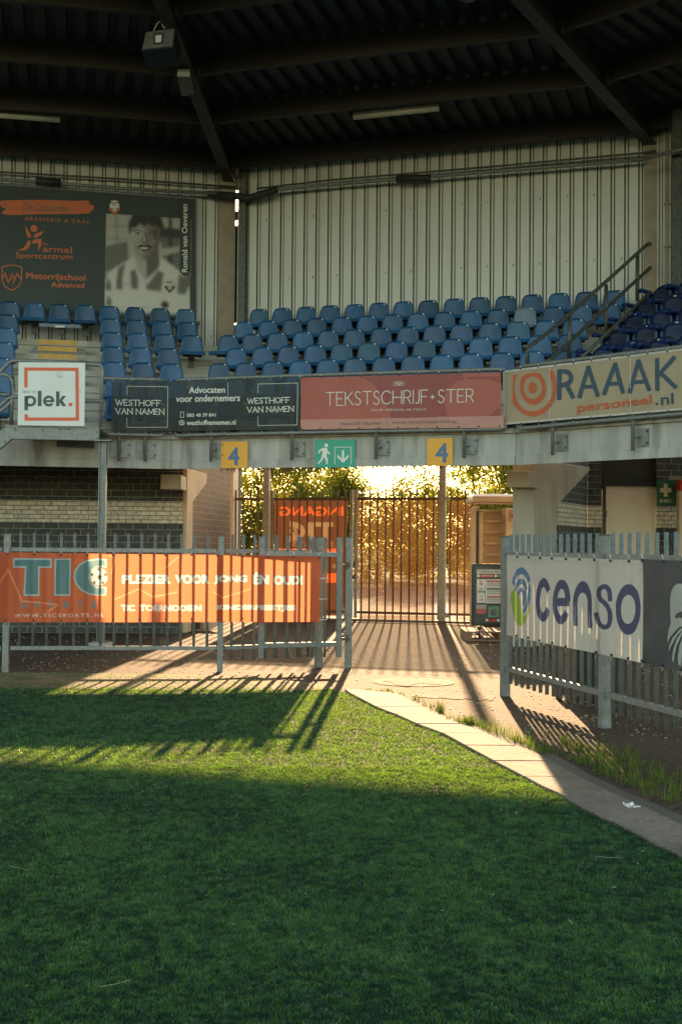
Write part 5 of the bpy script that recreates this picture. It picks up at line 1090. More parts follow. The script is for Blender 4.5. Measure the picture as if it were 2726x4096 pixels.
A.rect(M['n_or'], 'W', 130, 960, 1140, 1010); A.rect(M['n_or'], 'W', 130, 1345, 1130, 1495); A.text(M['n_tan'], 'W', 'SPORTS', 990, 850, 330, 925, bold=.02, layer=2); A.text(M['n_tan'], 'W', '100% SPORT', 1030, 1205, 130, 1275, bold=.02, layer=2) if 0 else A.text(M['n_tan'], 'W', '0', 1025, 1205, 975, 1270, bold=.03, layer=2)
A.paint(shn, MCOL['net_brown'], GRID[shn.name])
# kerb of the gate
b = MB(); b.sbox(GS, ga(860), ga(2060), -.12, .10, 0, .035); struct(b.build('threshold', M['slab']))

# ================================================================== turnstile
ZQ = ZP(22.9)
root = thing('turnstile', 'cream full height turnstile with roof box right of the gate', 'turnstile', ZQ.px(*S('Q', 380, 2100)))  # warm light reflected off the ground is put into the cream colour
def qbox(x0, y0, x1, y1, d0, d1, nm, m, bev=.006):
    a, z1 = ZQ.hit(*S('Q', x0, y0), d0); c, z0 = ZQ.hit(*S('Q', x1, y1), d0); b = MB(); b.sbox(ZQ, a, c, d0, d1, max(z0, 0.01), z1); return b.build(nm, m, root, bevel=bev)
a, z1 = ZQ.hit(*S('Q', 135, 285), -.1); c = ZQ.hit(*S('Q', 980, 285), -.1)[0]; z0 = ZQ.hit(*S('Q', 135, 360), -.1)[1]; ztt = ZQ.hit(*S('Q', 150, 247), -.1)[1]
b = MB(); b.prism([ZQ.P(a, z0, -.1), ZQ.P(a, z1, -.1), ZQ.P(a+.02, ztt, .05), ZQ.P(a+.02, ztt, 1.1), ZQ.P(a, z0, 1.1)], ZQ.u*(c-a)); b.build('roof_box', M['cream'], root, bevel=.006)
qbox(108, 440, 165, 2300, 0, .12, 'post', M['cream']); qbox(165, 415, 222, 450, -.02, .5, 'top_bracket', M['cream']); qbox(180, 480, 200, 2300, .2, .3, 'post', M['galv_dark']); qbox(222, 500, 262, 2300, .12, .25, 'post', M['cream'])
qbox(165, 463, 600, 492, .2, .26, 'top_bar', M['cream']); qbox(262, 490, 600, 1190, .55, .57, 'back_panel', M['cream2']); qbox(262, 1190, 600, 2300, .6, .62, 'lower_panel', M['cream2'])
for y_ in (622, 773, 924, 1075, 1230, 1390, 1550): a, z_ = ZQ.hit(*S('Q', 245, y_), .2); c = ZQ.hit(*S('Q', 600, y_), .2)[0]; b = MB(); b.tube([ZQ.P(a, z_, .2), ZQ.P(c, z_, .2)], .024, seg=10); b.build('rotor_bar', M['cream'], root)
qbox(578, 440, 760, 2300, -.02, .6, 'housing', M['cream']); cr_ = qbox(640, 475, 700, 628, -.06, -.02, 'card_reader', M['cream2']); rw_ = qbox(652, 510, 690, 585, -.065, -.06, 'reader_window', M['red']); rw_.parent = cr_
qbox(900, 440, 980, 2300, 0, 1.0, 'post', M['cream'])
# ================================================================== poster stand on a pallet
ZA = ZP(19.6)
root = thing('poster_stand', 'black framed event poster board on a short pole beside the right fence', 'notice board', ZA.px(*S('Q', 330, 2180)))
def abox(x0, y0, x1, y1, d0, d1, nm, m, bev=.0): a, z1 = ZA.hit(*S('Q', x0, y0), d0); c, z0 = ZA.hit(*S('Q', x1, y1), d0); b = MB(); b.sbox(ZA, a, c, d0, d1, z0, z1); return b.build(nm, m, root, bevel=bev)
XR = 690
abox(120, 1195, XR, 2035, 0, .05, 'frame', M['black'], .012); M['glossy'] = mat('poster_ground', (.05, .065, .06), .25); abox(160, 1235, XR-40, 1995, -.008, 0, 'poster', M['glossy'])
a, z1 = ZA.hit(*S('Q', 220, 2035), .02); zf = .16; b = MB(); b.sbox(ZA, a-.03, a+.03, 0, .04, zf, z1); b.tube([ZA.P(a, .0+.02, .02), ZA.P(a, zf, .02)], .012); b.build('pole', M['black'], root)
A = Art(Surf([(ZA, None, None, -.008)]), 60, .002); W = M['wsign']; Rd = mat('poster_red', (.45, .03, .03), .4); Gy = M['dgrey']
A.rect(W, 'Q', 187, 1275, XR-55, 1328); A.text(Gy, 'Q', 'EVENEMENTEN PLEIN', 195, 1283, XR-65, 1318, layer=2, bold=.03) if 0 else A.text(Gy, 'Q', 'TOERNOOIEN PLEIN', 195, 1283, XR-65, 1318, layer=2, bold=.03)
A.rect(W, 'Q', 190, 1338, 222, 1375); A.rect(Rd, 'Q', 230, 1340, 415, 1378); A.text(W, 'Q', 'MAART T/M JUNI', 245, 1347, 400, 1371, layer=2, bold=.03); A.rect(W, 'Q', 425, 1338, 458, 1375); A.text(W, 'Q', '2025', 470, 1345, 530, 1370, layer=2, bold=.02)
A.rect(W, 'Q', 187, 1403, 298, 1720); A.rect(W, 'Q', 304, 1403, XR-55, 1726)
for y_, m_, t1, t2 in ((1415, Rd, 'MAART', '06'), (1520, Gy, 'MEI', '29+30'), (1628, Rd, 'JUNI', '14')):
    A.text(m_, 'Q', t1, 220, y_, 268, y_+20, layer=2, bold=.03); A.text(m_, 'Q', t2, 222 if t2 != '29+30' else 197, y_+32, 272 if t2 != '29+30' else 292, y_+68, layer=2, bold=.04)
    A.rect(m_, 'Q', 318, y_+2, XR-75, y_+22, 2)
    for q in (34, 50, 72): A.rect(M['ph_m'], 'Q', 318, y_+q, XR-80-q, y_+q+7, 2)
for y_ in (1508, 1612): A.rect(Gy, 'Q', 187, y_, XR-55, y_+2, 2)
A.rect(M['ph_l'], 'Q', 180, 1745, 315, 1800); A.rect(mat('poster_rose', (.4, .1, .09), .5), 'Q', 180, 1800, 312, 1865); A.rect(mat('poster_mint', (.12, .28, .16), .5), 'Q', 340, 1765, 485, 1915); A.ell(M['ph_m'], 'Q', 412, 1850, 50, 50, 2); A.rect(W, 'Q', 305, 1935, 338, 1970); A.rect(Rd, 'Q', 345, 1938, 450, 1975); A.rect(W, 'Q', 458, 1938, 492, 1972); A.rect(M['ph_l'], 'Q', 505, 1750, XR-60, 1900)
A.finish(root)
root = thing('wooden_pallet', 'light wooden pallet under the poster board', 'pallet', ZA.px(*S('Q', 330, 2230)))
pc = G(*S('Q', 35, 2235)); y0 = pc.y; x0 = pc.x
for z0, z1 in ((.0, .022), (.125, .147)):
    for i in range(5): b = MB(); b.box(x0, x0+1.1, y0+.19*i, y0+.19*i+.13, z0, z1); b.build('board', M['wood'], root)
for i in range(3): b = MB(); b.box(x0+.5*i, x0+.5*i+.1, y0, y0+.89, .0225, .1245); b.build('bearer', M['wood'], root)
# ================================================================== fences along the pitch
def perp(p0, p1):
    u = (p1-p0); u.z = 0; u.normalize(); return u, Vector((-u.y, u.x, 0))
ZTR, ZBR, ZPT, ZBT = 1.335, .265, 1.50, 1.52
def post(p, root, w_=.066, h=ZPT, rot=None, m=None):
    u, n = rot; b = MB(); c = [p-u*w_/2-n*w_/2, p+u*w_/2-n*w_/2, p+u*w_/2+n*w_/2, p-u*w_/2+n*w_/2]; b.prism([Vector((q.x, q.y, 0)) for q in c], (0, 0, h)); po_ = b.build('post', m or M['galv'], root, bevel=.004)
    w2 = w_+.012; c = [p-u*w2/2-n*w2/2, p+u*w2/2-n*w2/2, p+u*w2/2+n*w2/2, p-u*w2/2+n*w2/2]; b = MB(); b.prism([Vector((q.x, q.y, h+.001)) for q in c], (0, 0, .008)); b.build('post_cap', M['galv_dark'], po_)
def panel(p0, p1, root, nb, low, gap=.05, rw=.045, br=.0155, m=None, offs=None, zt=ZTR):
    u, n = perp(p0, p1); L_ = (p1-p0).length; m = m or M['galv']
    for z_ in (zt, ZBR): b = MB(); a, c = p0+u*gap, p1-u*gap; b.bar(Vector((a.x, a.y, z_)), Vector((c.x, c.y, z_)), .04, rw); b.build('rail', m, root, bevel=.003)
    for i in range(nb):
        q = p0+u*(L_*(i+1)/(nb+1) if offs is None else offs[i]); b = MB(); b.tube([(q.x, q.y, low), (q.x, q.y, ZBT)], br, seg=8); b.build('bar', m, root)
P1, P2, P3, P4 = G(22, 2690), G(879, 2688), G(1273, 2670), G(1391, 2673); PL = P1+(P1-P2).normalized()*2.31
root = thing('bar_fence', 'low galvanised bar fence behind the orange banner left of the open gate', 'fence', P1, 'low galvanised fences along the pitch')
r_ = perp(P1, P2); post(PL, root, rot=r_); post(P1, root, rot=r_); post(P2, root, rot=r_, w_=.062); panel(PL, P1, root, 15, ZBR); panel(P1, P2, root, 15, ZBR)
r_ = perp(P2, P3); post(P3, root, rot=r_, w_=.075); panel(P2, P3, root, 8, .13)
root = thing('hinge_post', 'galvanised hinge post at the right end of the left fence', 'post', P4); r_ = perp(P3, P4); post(P4, root, rot=r_, w_=.07)
b = MB()
for z_ in (1.18, .34): b.bar((P4.x-.11, P4.y-.05, z_), (P4.x+.01, P4.y-.05, z_), .03, .03); b.bar((P4.x-.02, P4.y-.05, z_-.04), (P4.x-.02, P4.y-.05, z_+.04), .02)
b.build('hinge', M['rust'], root)
l0 = Vector((xat(1047, 14.55), 14.55, 0)); l1 = Vector((xat(1357, 14.84), 14.84, 0)); u, n = perp(l0, l1)
root = thing('gate_leaf', 'small galvanised gate swung back along the fence at the right end of the orange banner', 'gate', l0)
for p in (l0, l1): b = MB(); b.sbox(Sec((p.x, p.y), (u.x, u.y)), -.03, .03, -.02, .02, .14, ZPT); b.build('stile', M['galv'], root, bevel=.003)
for z_ in (ZTR-.03, ZBR+.02): b = MB(); b.bar(Vector((l0.x, l0.y, z_))+u*.03, Vector((l1.x, l1.y, z_))-u*.03, .036, .055); b.build('rail', M['galv'], root, bevel=.003)
for x_ in Hx(790, 886, 984, 1080, 1178): 
    y_ = 14.69; t = (xat(x_, y_)-l0.x)/u.x; q = l0+u*t; b = MB(); b.tube([(q.x, q.y, .14), (q.x, q.y, ZBT-.02)], .0155, seg=8); b.build('bar', M['galv'], root)
A_, B_ = G(2018, 2785), G(2416, 2912); ur = (B_-A_).normalized(); CC = B_+ur*2.14; CD = CC+ur*2.14
root = thing('bar_fence', 'low galvanised bar fence at right behind the white and slate banners', 'fence', A_, 'low galvanised fences along the pitch')
r_ = perp(A_, B_)
for q in (A_, B_, CC, CD): post(q, root, rot=r_, w_=.078)
panel(A_, B_, root, 14, .13, .055, br=.017); panel(B_, CC, root, 14, .13, .055, br=.017); panel(CC, CD, root, 14, .13, .055, br=.017)
# ------------------------------------------------------------------ orange banner
s1 = Sec((P1.x, P1.y), (P2.x-P1.x, P2.y-P1.y)); e2 = Vector((xat(1290, 14.66), 14.66, 0)); s2 = Sec((P2.x, P2.y-.0), (e2.x-P2.x, e2.y-P2.y)); L12 = (P2-P1).length
SO = Surf([(s1, None, L12-.01, -.055), (s2, None, None, -.05)], 0, .007, .3)
root = thing('banner', 'bright orange banner tied on the left fence with teal and white letters', 'banner', SO.hit(*S('F', 700, 680)), 'banners on the low fences')
sho = sheet(SO, 'S', S('F', -420, 243), S('H', 1140, 833), S('F', -420, 690), S('H', 1140, 1348), M['cloth_orange'], 'fabric', root, 1100, 150)
A = Art(SO, 20, .006); T_, K_, C_ = M['l_sky'], M['l_teal'], M['l_cream']
def outl(fn): fn(T_, 1, 9); fn(K_, 2, 0)
def shrink(pts, g):
    n_ = len(pts); out = []
    ar = sum(pts[i][0]*pts[(i+1) % n_][1]-pts[(i+1) % n_][0]*pts[i][1] for i in range(n_)); sg = 1 if ar > 0 else -1
    for i in range(n_):
        x, y = pts[i]; a_, c_ = pts[i-1], pts[(i+1) % n_]
        d1 = Vector((x-a_[0], y-a_[1])).normalized(); d2_ = Vector((c_[0]-x, c_[1]-y)).normalized(); n1 = Vector((-d1.y, d1.x))*sg; nn = Vector((-d2_.y, d2_.x))*sg; v = (n1+nn); k = g/max(.3, (1+n1.dot(nn))); out.append((x+v.x*k, y+v.y*k))
    return out
for pts in ([(83, 287), (325, 288), (325, 347), (249, 347), (247, 522), (149, 522), (158, 347), (84, 346)], [(344, 288), (445, 289), (443, 522), (342, 522)], [(669, 291), (669, 350), (640, 342), (610, 345), (580, 362), (562, 400), (575, 445), (610, 466), (669, 466), (668, 520), (620, 523), (560, 515), (510, 490), (475, 450), (463, 405), (472, 360), (500, 322), (545, 298), (600, 290)]):
    A.poly(T_, 'F', pts, 1); A.poly(K_, 'F', shrink(pts, 9), 2)
A.ell(M['l_cream'], 'F', 620, 403, 60, 61, 3); A.ring(M['dgrey'], 'F', 620, 403, 60, 61, 3.5, layer=4); bk = M['dgrey']
A.ell(bk, 'F', 624, 405, 16, 17, 4, 5, rot=-.3)
for k in range(5): an = -1.57+k*1.2566; A.ell(bk, 'F', 620+46*math.cos(an), 403+46*math.sin(an), 12, 12, 4, 5, rot=an); A.line(bk, 'F', [(624+15*math.cos(an), 405+15*math.sin(an)), (620+38*math.cos(an), 403+38*math.sin(an))], 2.5, 4)
for i, c_ in enumerate('SPORTS'): x_ = (134, 218, 306, 398, 483, 566)[i]; A.text(K_, 'F', c_, x_, 557-i*.3, x_+40, 601, bold=.05)
A.text(C_, 'F', 'WWW.TICSPORTS.NL', 90, 636, 655, 658, -3, space=1.5, bold=.03)
TL = M['l_tan']
A.line(TL, 'F', [(-60, 520), (55, 360), (140, 560)], 10); A.line(TL, 'F', [(150, 556), (365, 578), (300, 622)], 9); A.line(TL, 'F', [(700, 380), (720, 290), (690, 270)], 7); A.line(TL, 'F', [(720, 545), (870, 480), (960, 530), (1110, 500)], 8); A.line(TL, 'F', [(1040, 345), (1125, 275)], 8); A.line(TL, 'F', [(1340, 500), (1400, 535), (1568, 480)], 7)
A.poly(M['p_orange'], 'H', [(430, 836), (740, 833), (744, 1045), (655, 1058), (420, 1058)], 0.5) if 0 else None
def otext(t_, z, x0, y0, x1, y1, dy=0): A.text(M['dgrey'], z, t_, x0-4, y0-4, x1+4, y1+4, dy, bold=.13, layer=2, grow=0); A.text(C_, z, t_, x0, y0, x1, y1, dy, bold=.075, layer=3)
otext('PLEZIER', 'F', 766, 390, 1070, 448, 0); otext('VOOR', 'F', 1098, 390, 1312, 448, 0); otext('JONG', 'F', 1342, 392, 1552, 451, 0); otext('ÉN', 'H', 612, 958, 735, 1055, 0); otext('OUD!', 'H', 770, 983, 1002, 1058, 0)
A.text(C_, 'F', 'TIC', 760, 578, 848, 620, bold=.08, layer=2); A.text(C_, 'F', 'TOERNOOIEN', 876, 578, 1264, 620, bold=.08, layer=2); A.text(C_, 'H', 'KINDERFEESTJES', 326, 1212, 945, 1266, 2, bold=.08, layer=2)
A.paint(sho, MCOL['banner_orange'], GRID[sho.name]); ties(SO, 'F', [(52, 262), (218, 262), (385, 266), (550, 268), (713, 268), (876, 268), (1038, 268), (1202, 266), (1363, 270), (1520, 276)], root); ties(SO, 'H', [(730, 842), (926, 838), (1128, 842)], root)
ties(SO, 'F', [(40, 676), (214, 678), (386, 676), (550, 676), (712, 672), (876, 672), (1040, 670), (1201, 668), (1363, 672), (1520, 665)], root, down=True); b = MB()
for y_ in (1007, 1170, 1333): p = SO.hit(*S('H', 1130, y_), .006); b.tube([p, p+Vector((.09, .05, .003))], .005, seg=5)
b.build('side_tie', M['tie'], root)
# ------------------------------------------------------------------ white and slate banners on the right fence
sR = Sec((A_.x, A_.y), (ur.x, ur.y)); SC_ = Surf([(sR, None, None, -.065)], 0, .007, 2.2); SD_ = Surf([(sR, None, None, -.065)], 0, .006, 4)
root = thing('banner', 'white banner with dark blue letters and a blue and green mark on the right fence', 'banner', SC_.hit(*S('J', 700, 1520)), 'banners on the low fences')
shc = sheet(SC_, 'S', S('J', 198, 824), S('J', 1258, 866), S('J', 188, 1450), S('N', 632, 1625), M['cloth_white'], 'fabric', root, 420, 240)
A = Art(SC_, 16, .006); Nv = M['p_navy']
def bez(p0, p1, p2, n_=10): return [((1-t)**2*p0[0]+2*t*(1-t)*p1[0]+t*t*p2[0], (1-t)**2*p0[1]+2*t*(1-t)*p1[1]+t*t*p2[1]) for t in [i/n_ for i in range(n_+1)]]
A.ring(Nv, 'J', 482, 1175, 66, 172, 38, 30, 330, wy=72); A.ring(Nv, 'J', 630, 1192, 69, 176, 38, 34, 360, wy=72); A.rect(Nv, 'J', 598, 1160, 692, 1225)
A.ring(Nv, 'J', 788, 1205, 71, 178, 33, 180, 360, wy=92); A.poly(Nv, 'J', [(717, 1205), (750, 1205), (756, 1383), (724, 1377)]); A.poly(Nv, 'J', [(826, 1205), (859, 1205), (858, 1400), (826, 1394)])
A.ring(Nv, 'J', 948, 1140, 60, 100, 35, 90, 385, wy=62) if 0 else None
spts = [(1020, 1170), (1012, 1100), (985, 1062), (945, 1052), (912, 1075), (905, 1130), (925, 1180), (965, 1212), (1000, 1260), (1010, 1320), (996, 1380), (960, 1408), (920, 1392), (895, 1350), (886, 1290)]
spl = []
for i in range(len(spts)-1):
    spl.append(spts[i]); 
spl.append(spts[-1]); 
def crom(p, k=6):
    out = []
    for i in range(len(p)-1):
        a, b_, c, d = p[max(i-1, 0)], p[i], p[i+1], p[min(i+2, len(p)-1)]
        for j in range(k):
            t = j/k; out.append(tuple(.5*((2*b_[q])+(c[q]-a[q])*t+(2*a[q]-5*b_[q]+4*c[q]-d[q])*t*t+(-a[q]+3*b_[q]-3*c[q]+d[q])*t**3) for q in (0, 1)))
    return out+[p[-1]]
spl = crom([(1004, 1170), (997, 1115), (978, 1080), (950, 1072), (922, 1092), (914, 1130), (930, 1172), (962, 1200), (992, 1245), (1003, 1310), (990, 1370), (958, 1388), (925, 1372), (904, 1335), (895, 1290)]); A.line(Nv, 'J', spl, 36); [A.ell(Nv, 'J', x, y, 18, 18, n=12) for x, y in spl[1:-1]]
A.ring(Nv, 'J', 1142, 1250, 95, 200, 40, wy=86)
Bl = M['p_blue']; A.ring(M['blue4'], 'J', 302, 1080, 72, 160, 24, 190, 340, wy=52); A.ring(M['blue4'], 'J', 298, 1120, 52, 112, 20, 185, 345, wy=45); A.ring(M['blue4'], 'J', 300, 1165, 32, 85, 15, 190, 350, wy=34)
A.poly(M['blue4'], 'J', [(355, 1020), (372, 1080), (372, 1180), (345, 1260), (326, 1285), (318, 1260), (342, 1190), (352, 1110)]); A.poly(M['blue4'], 'J', [(330, 1060), (340, 1110), (338, 1190), (322, 1230), (312, 1200), (322, 1130)])
A.poly(M['p_green'], 'J', [(222, 1110), (245, 1098), (270, 1115), (292, 1170), (302, 1230), (320, 1300), (345, 1300), (368, 1200), (372, 1260), (345, 1345), (315, 1382), (290, 1378), (262, 1340), (235, 1260), (218, 1170)])
A.poly(M['b_hem'], 'J', [(198, 824), (920, 842), (1258, 866), (1257, 888), (920, 870), (198, 848)])
A.paint(shc, MCOL['banner_white'], GRID[shc.name]); ties(SC_, 'J', [(278, 838), (364, 842), (460, 846), (558, 850), (666, 854), (770, 858), (888, 862), (1010, 868), (1144, 872), (1255, 876)], root); ties(SC_, 'J', [(280, 1456), (370, 1470), (458, 1492), (562, 1513), (667, 1540)], root, down=True); ties(SC_, 'N', [(84, 1498), (268, 1530), (476, 1570), (640, 1600)], root, down=True)
root = thing('banner', 'slate coloured banner with a pale eagle emblem at the right picture edge', 'banner', SD_.hit(*S('N', 900, 1660)), 'banners on the low fences')
sheet(SD_, 'S', S('N', 648, 402), S('N', 2600, 480), S('N', 640, 1625), S('N', 2600, 2080), M['b_navy'], 'fabric', root, 60, 20)
A = Art(SD_, 16, .006); Pg = mat('print_pale_green_grey', (.36, .38, .34), .5, transl=.2)
A.poly(Pg, 'N', [(1300, 700)]+[(1107, 692), (1040, 690), (1000, 720), (970, 790), (960, 880), (966, 1000), (978, 1160), (955, 1230), (942, 1330), (945, 1385), (990, 1300), (1060, 1220), (1107, 1190), (1300, 1150)])
A.poly(M['b_navy'], 'N', [(1030, 1095), (1040, 1050), (1075, 1030), (1130, 1010), (1130, 1095), (1080, 1088)], 2)
for pts in ([(955, 1490), (960, 1420), (1000, 1330), (1080, 1230), (1130, 1205), (1130, 1225), (1060, 1290), (1000, 1400), (965, 1470)], [(1012, 1620), (992, 1590), (1005, 1480), (1050, 1340), (1110, 1250), (1110, 1290), (1050, 1420), (1022, 1540)], [(1100, 1665), (1068, 1640), (1062, 1560), (1078, 1430), (1110, 1330), (1110, 1500)]): A.poly(Pg, 'N', pts)
A.finish(root); ties(SD_, 'N', [(650, 415), (880, 430), (1105, 437)], root); ties(SD_, 'N', [(645, 1605), (878, 1650), (1105, 1700)], root, down=True)
# wheeled bin behind the right fence
gq = G(2330, 2800); root = thing('wheeled_bin', 'tall black wheeled bin with rust brown side behind the white banner', 'bin', gq)
x0, x1 = xat(2245, 12.0), xat(2480, 12.0); b = MB(); b.hexa([(x0+.05, 11.95, .1), (x1-.03, 11.95, .1), (x1-.03, 12.5, .1), (x0+.05, 12.5, .1), (x0, 11.9, 1.05), (x1, 11.9, 1.05), (x1, 12.55, 1.05), (x0, 12.55, 1.05)]); b.build('body', M['black'], root, bevel=.02)
b = MB(); b.box(x0-.02, x1+.02, 11.87, 12.6, 1.055, 1.10); b.build('lid', M['black'], root, bevel=.015); b = MB(); b.box(x0-.01, x0+.09, 11.86, 11.9, .12, 1.0); b.build('side_board', M['rust'], root)
for x_ in (x0-.03, x1-.06): b = MB(); b.tube([(x_, 12.1, .09), (x_+.05, 12.1, .09)], .09, seg=18); b.build('wheel', M['dark'], root)
# small wooden frame and white wedge by the left column
q0 = G(*S('F', 1158, 745)); root = thing('leaning_board', 'small wooden framed dark board leaning by the left column', 'board', q0); ZF = ZP(q0.y)
for x0_, y0_, x1_, y1_ in ((1158, 680, 1176, 745), (1158, 730, 1280, 745), (1255, 690, 1272, 730)): a, z1 = ZF.hit(*S('F', x0_, y0_)); c, z0 = ZF.hit(*S('F', x1_, y1_)); b = MB(); b.sbox(ZF, a, c, 0, .04, max(.0, z0), z1); b.build('frame', M['wood'], root)
a, z1 = ZF.hit(*S('F', 1176, 600)); c, z0 = ZF.hit(*S('F', 1258, 730)); b = MB(); b.sbox(ZF, a, c, .01, .03, z0, z1); b.build('panel', M['black'], root)
b = MB(); q = [S('F', 1245, 680), S('F', 1425, 678), S('F', 1300, 748), S('F', 1275, 730)]; zz = ZP(q0.y+.15); b.prism([zz.px(*p) for p in q], (0, .04, 0)); tag(b.build('leaning_sheet', M['cream']), 'pale sheet lying tilted beside the small wooden frame', 'sheet')
# ================================================================== steel stair landing with the white sign board
Yp = 17.25; ZL = Sec((xat(400, Yp), Yp), (1, .03))
root = thing('steel_landing', 'galvanised steel landing with tube handrails and a supporting column at left', 'stair landing', (ZL.o.x, Yp, 0))
def L2(x, y, d=0): return ZL.px(*S('R', x, y), d)
b = MB(); b.prism([L2(-400, 1520), L2(-400, 1300+100), L2(90, 1115), L2(1245, 1135), L2(1245, 1295), L2(150, 1272), L2(-60, 1450)], ZL.n*.08); b.build('edge_channel', M['galv'], root, bevel=.004)
b = MB(); b.prism([L2(60, 1095, -.01), L2(1300, 1130, -.01), L2(1300, 1146, -.01), L2(90, 1117, -.01)], ZL.n*.10); b.build('top_flange', M['galv'], root)
b = MB(); b.prism([L2(140, 1280, .95), L2(1180, 1300, .95), L2(1180, 1385, .95), L2(200, 1352, .95), L2(0, 1500, .95), L2(-40, 1430, .95)], ZL.n*.05); b.build('rear_channel', M['galv_dark'], root)
p0, p1 = ZL.hit(*S('R', 100, 1125)), ZL.hit(*S('R', 1240, 1135)); b = MB(); b.sbox(ZL, p0[0], p1[0], .085, .94, p1[1]-.05, p1[1]-.01); b.build('deck', M['galv_dark'], root)
b = MB(); p = L2(1285, 1400); 
for dx_, w_ in ((-.04, .012), (.045, .012)): b.box(p.x+dx_-w_/2, p.x+dx_+w_/2, Yp-.0, Yp+.10, .02, L2(1285, 1303).z)
b.box(p.x-.034, p.x+.039, Yp+.04, Yp+.05, .02, L2(1285, 1303).z); b.build('column', M['galv'], root)
b = MB(); b.box(p.x-.11, p.x+.12, Yp-.06, Yp+.16, L2(1285, 1303).z+.001, L2(1285, 1303).z+.016); b.box(p.x-.1, p.x+.11, Yp-.05, Yp+.15, .1, .115); b.build('plate', M['galv'], root); b = MB(); b.box(p.x-.15, p.x+.15, Yp-.1, Yp+.2, 0, .0995); b.build('footing', M['concrete'], root, bevel=.02)
def arc(*pts): return [L2(*q) for q in pts]
for pts in ([(-300, 740), (0, 440), (100, 330), (140, 300), (190, 290), (600, 300), (1240, 345), (1275, 352), (1290, 380), (1285, 420), (1262, 1135)], [(-200, 1010), (0, 860), (100, 770), (150, 745), (240, 750), (1320, 800)], [(-200, 1100), (0, 930), (100, 850), (145, 800), (165, 760)], [(-100, 500), (0, 465), (70, 465), (130, 495), (165, 560), (172, 640), (160, 720), (140, 1095)], [(-200, 714), (0, 715), (130, 717)]):
    b = MB(); b.tube(arc(*pts), .026, seg=10); b.build('handrail', M['galv'], root)
b = MB()
for x_, y_ in ((757, 1152), (872, 1152), (190, 1145), (530, 1155), (65, 1305), (1218, 1185), (1218, 1265)): p = L2(x_, y_, -.012); b.tube([p, p+Vector((0, .03, 0))], .013, seg=6)
b.build('bolt', M['galv_dark'], root); b = MB(); b.prism([L2(725, 1115, -.03), L2(905, 1118, -.03), L2(905, 1132, -.03), L2(725, 1130, -.03)], (0, .1, 0)); b.build('clamp', M['galv'], root)
def plek(A):
    O = M['orange']; D = M['dgrey']; R_ = 'R'
    A.poly(O, R_, [(306, 375), (988, 379), (994, 1044), (312, 1044), (311, 963), (352, 963), (354, 1003), (952, 1003), (947, 420), (348, 416), (349, 627), (308, 627)])
    A.text(D, R_, 'DIT IS', 307, 667, 450, 697, 0, bold=.0, space=1.1); A.rect(D, R_, 310, 733, 353, 915); A.ring(D, R_, 384, 797, 73, 70, 36, wy=33); A.rect(D, R_, 477, 668, 524, 862); A.ring(D, R_, 614, 797, 71, 70, 36, 35, 360, wy=33); A.rect(D, R_, 575, 785, 682, 812); A.rect(D, R_, 705, 676, 750, 862); A.poly(D, R_, [(745, 790), (785, 732), (833, 732), (785, 790), (836, 862), (785, 862), (745, 808)]); A.rect(O, R_, 863, 820, 909, 862)
    for p in ((289, 660), (289, 686), (1007, 660), (1005, 686)): A.ell(D, R_, *p, 6, 6)
    A.line(M['ph_l'], R_, [(718, 445), (782, 445), (782, 500), (715, 500), (718, 445)], 4); A.line(M['ph_m'], R_, [(725, 465), (740, 490), (775, 485)], 4)
board(ZL, -.06, 'R', 236, 308, 1060, 1112, M['white'], 'sign_board', 'square white sign board with an orange frame and the word plek on the landing rail', 'sign', th=.02, art=plek)
# ================================================================== handrail beside the navy seats
SH = SB2
root = thing('stair_handrail', 'dark tube handrail climbing beside the navy seats at right', 'handrail', SH.px(*S('U', 222, 1440)))
for pts in ([('E', 600, 482), ('E', 597, 420), ('E', 600, 385), ('E', 622, 362), ('U', 0, 1110), ('U', 650, 535), ('U', 1150, 82), ('U', 1190, 70), ('U', 1213, 100), ('U', 1218, 200), ('U', 1208, 590)], [('E', 720, 470), ('U', 0, 1455), ('U', 650, 850), ('U', 1215, 335)]):
    b = MB(); b.tube([SH.px(*S(*p)) for p in pts], .03, seg=10); b.build('rail', M['galv_dark'], root)
for x_, y0_, y1_ in ((222, 910, 1440), (660, 560, 1220), (1030, 210, 760)): b = MB(); b.tube([SH.px(*S('U', x_+3, y0_)), SH.px(*S('U', x_, y1_))], .03, seg=10); b.build('post', M['galv_dark'], root)
b = MB(); b.tube([SH.px(*S('U', 370, 1430), -.35), SH.px(*S('U', 1190, 650), -.35)], .027, seg=10); tag(b.build('stair_handrail', M['galv_dark']), 'low dark tube rail running just under the arms of the navy seats', 'handrail')
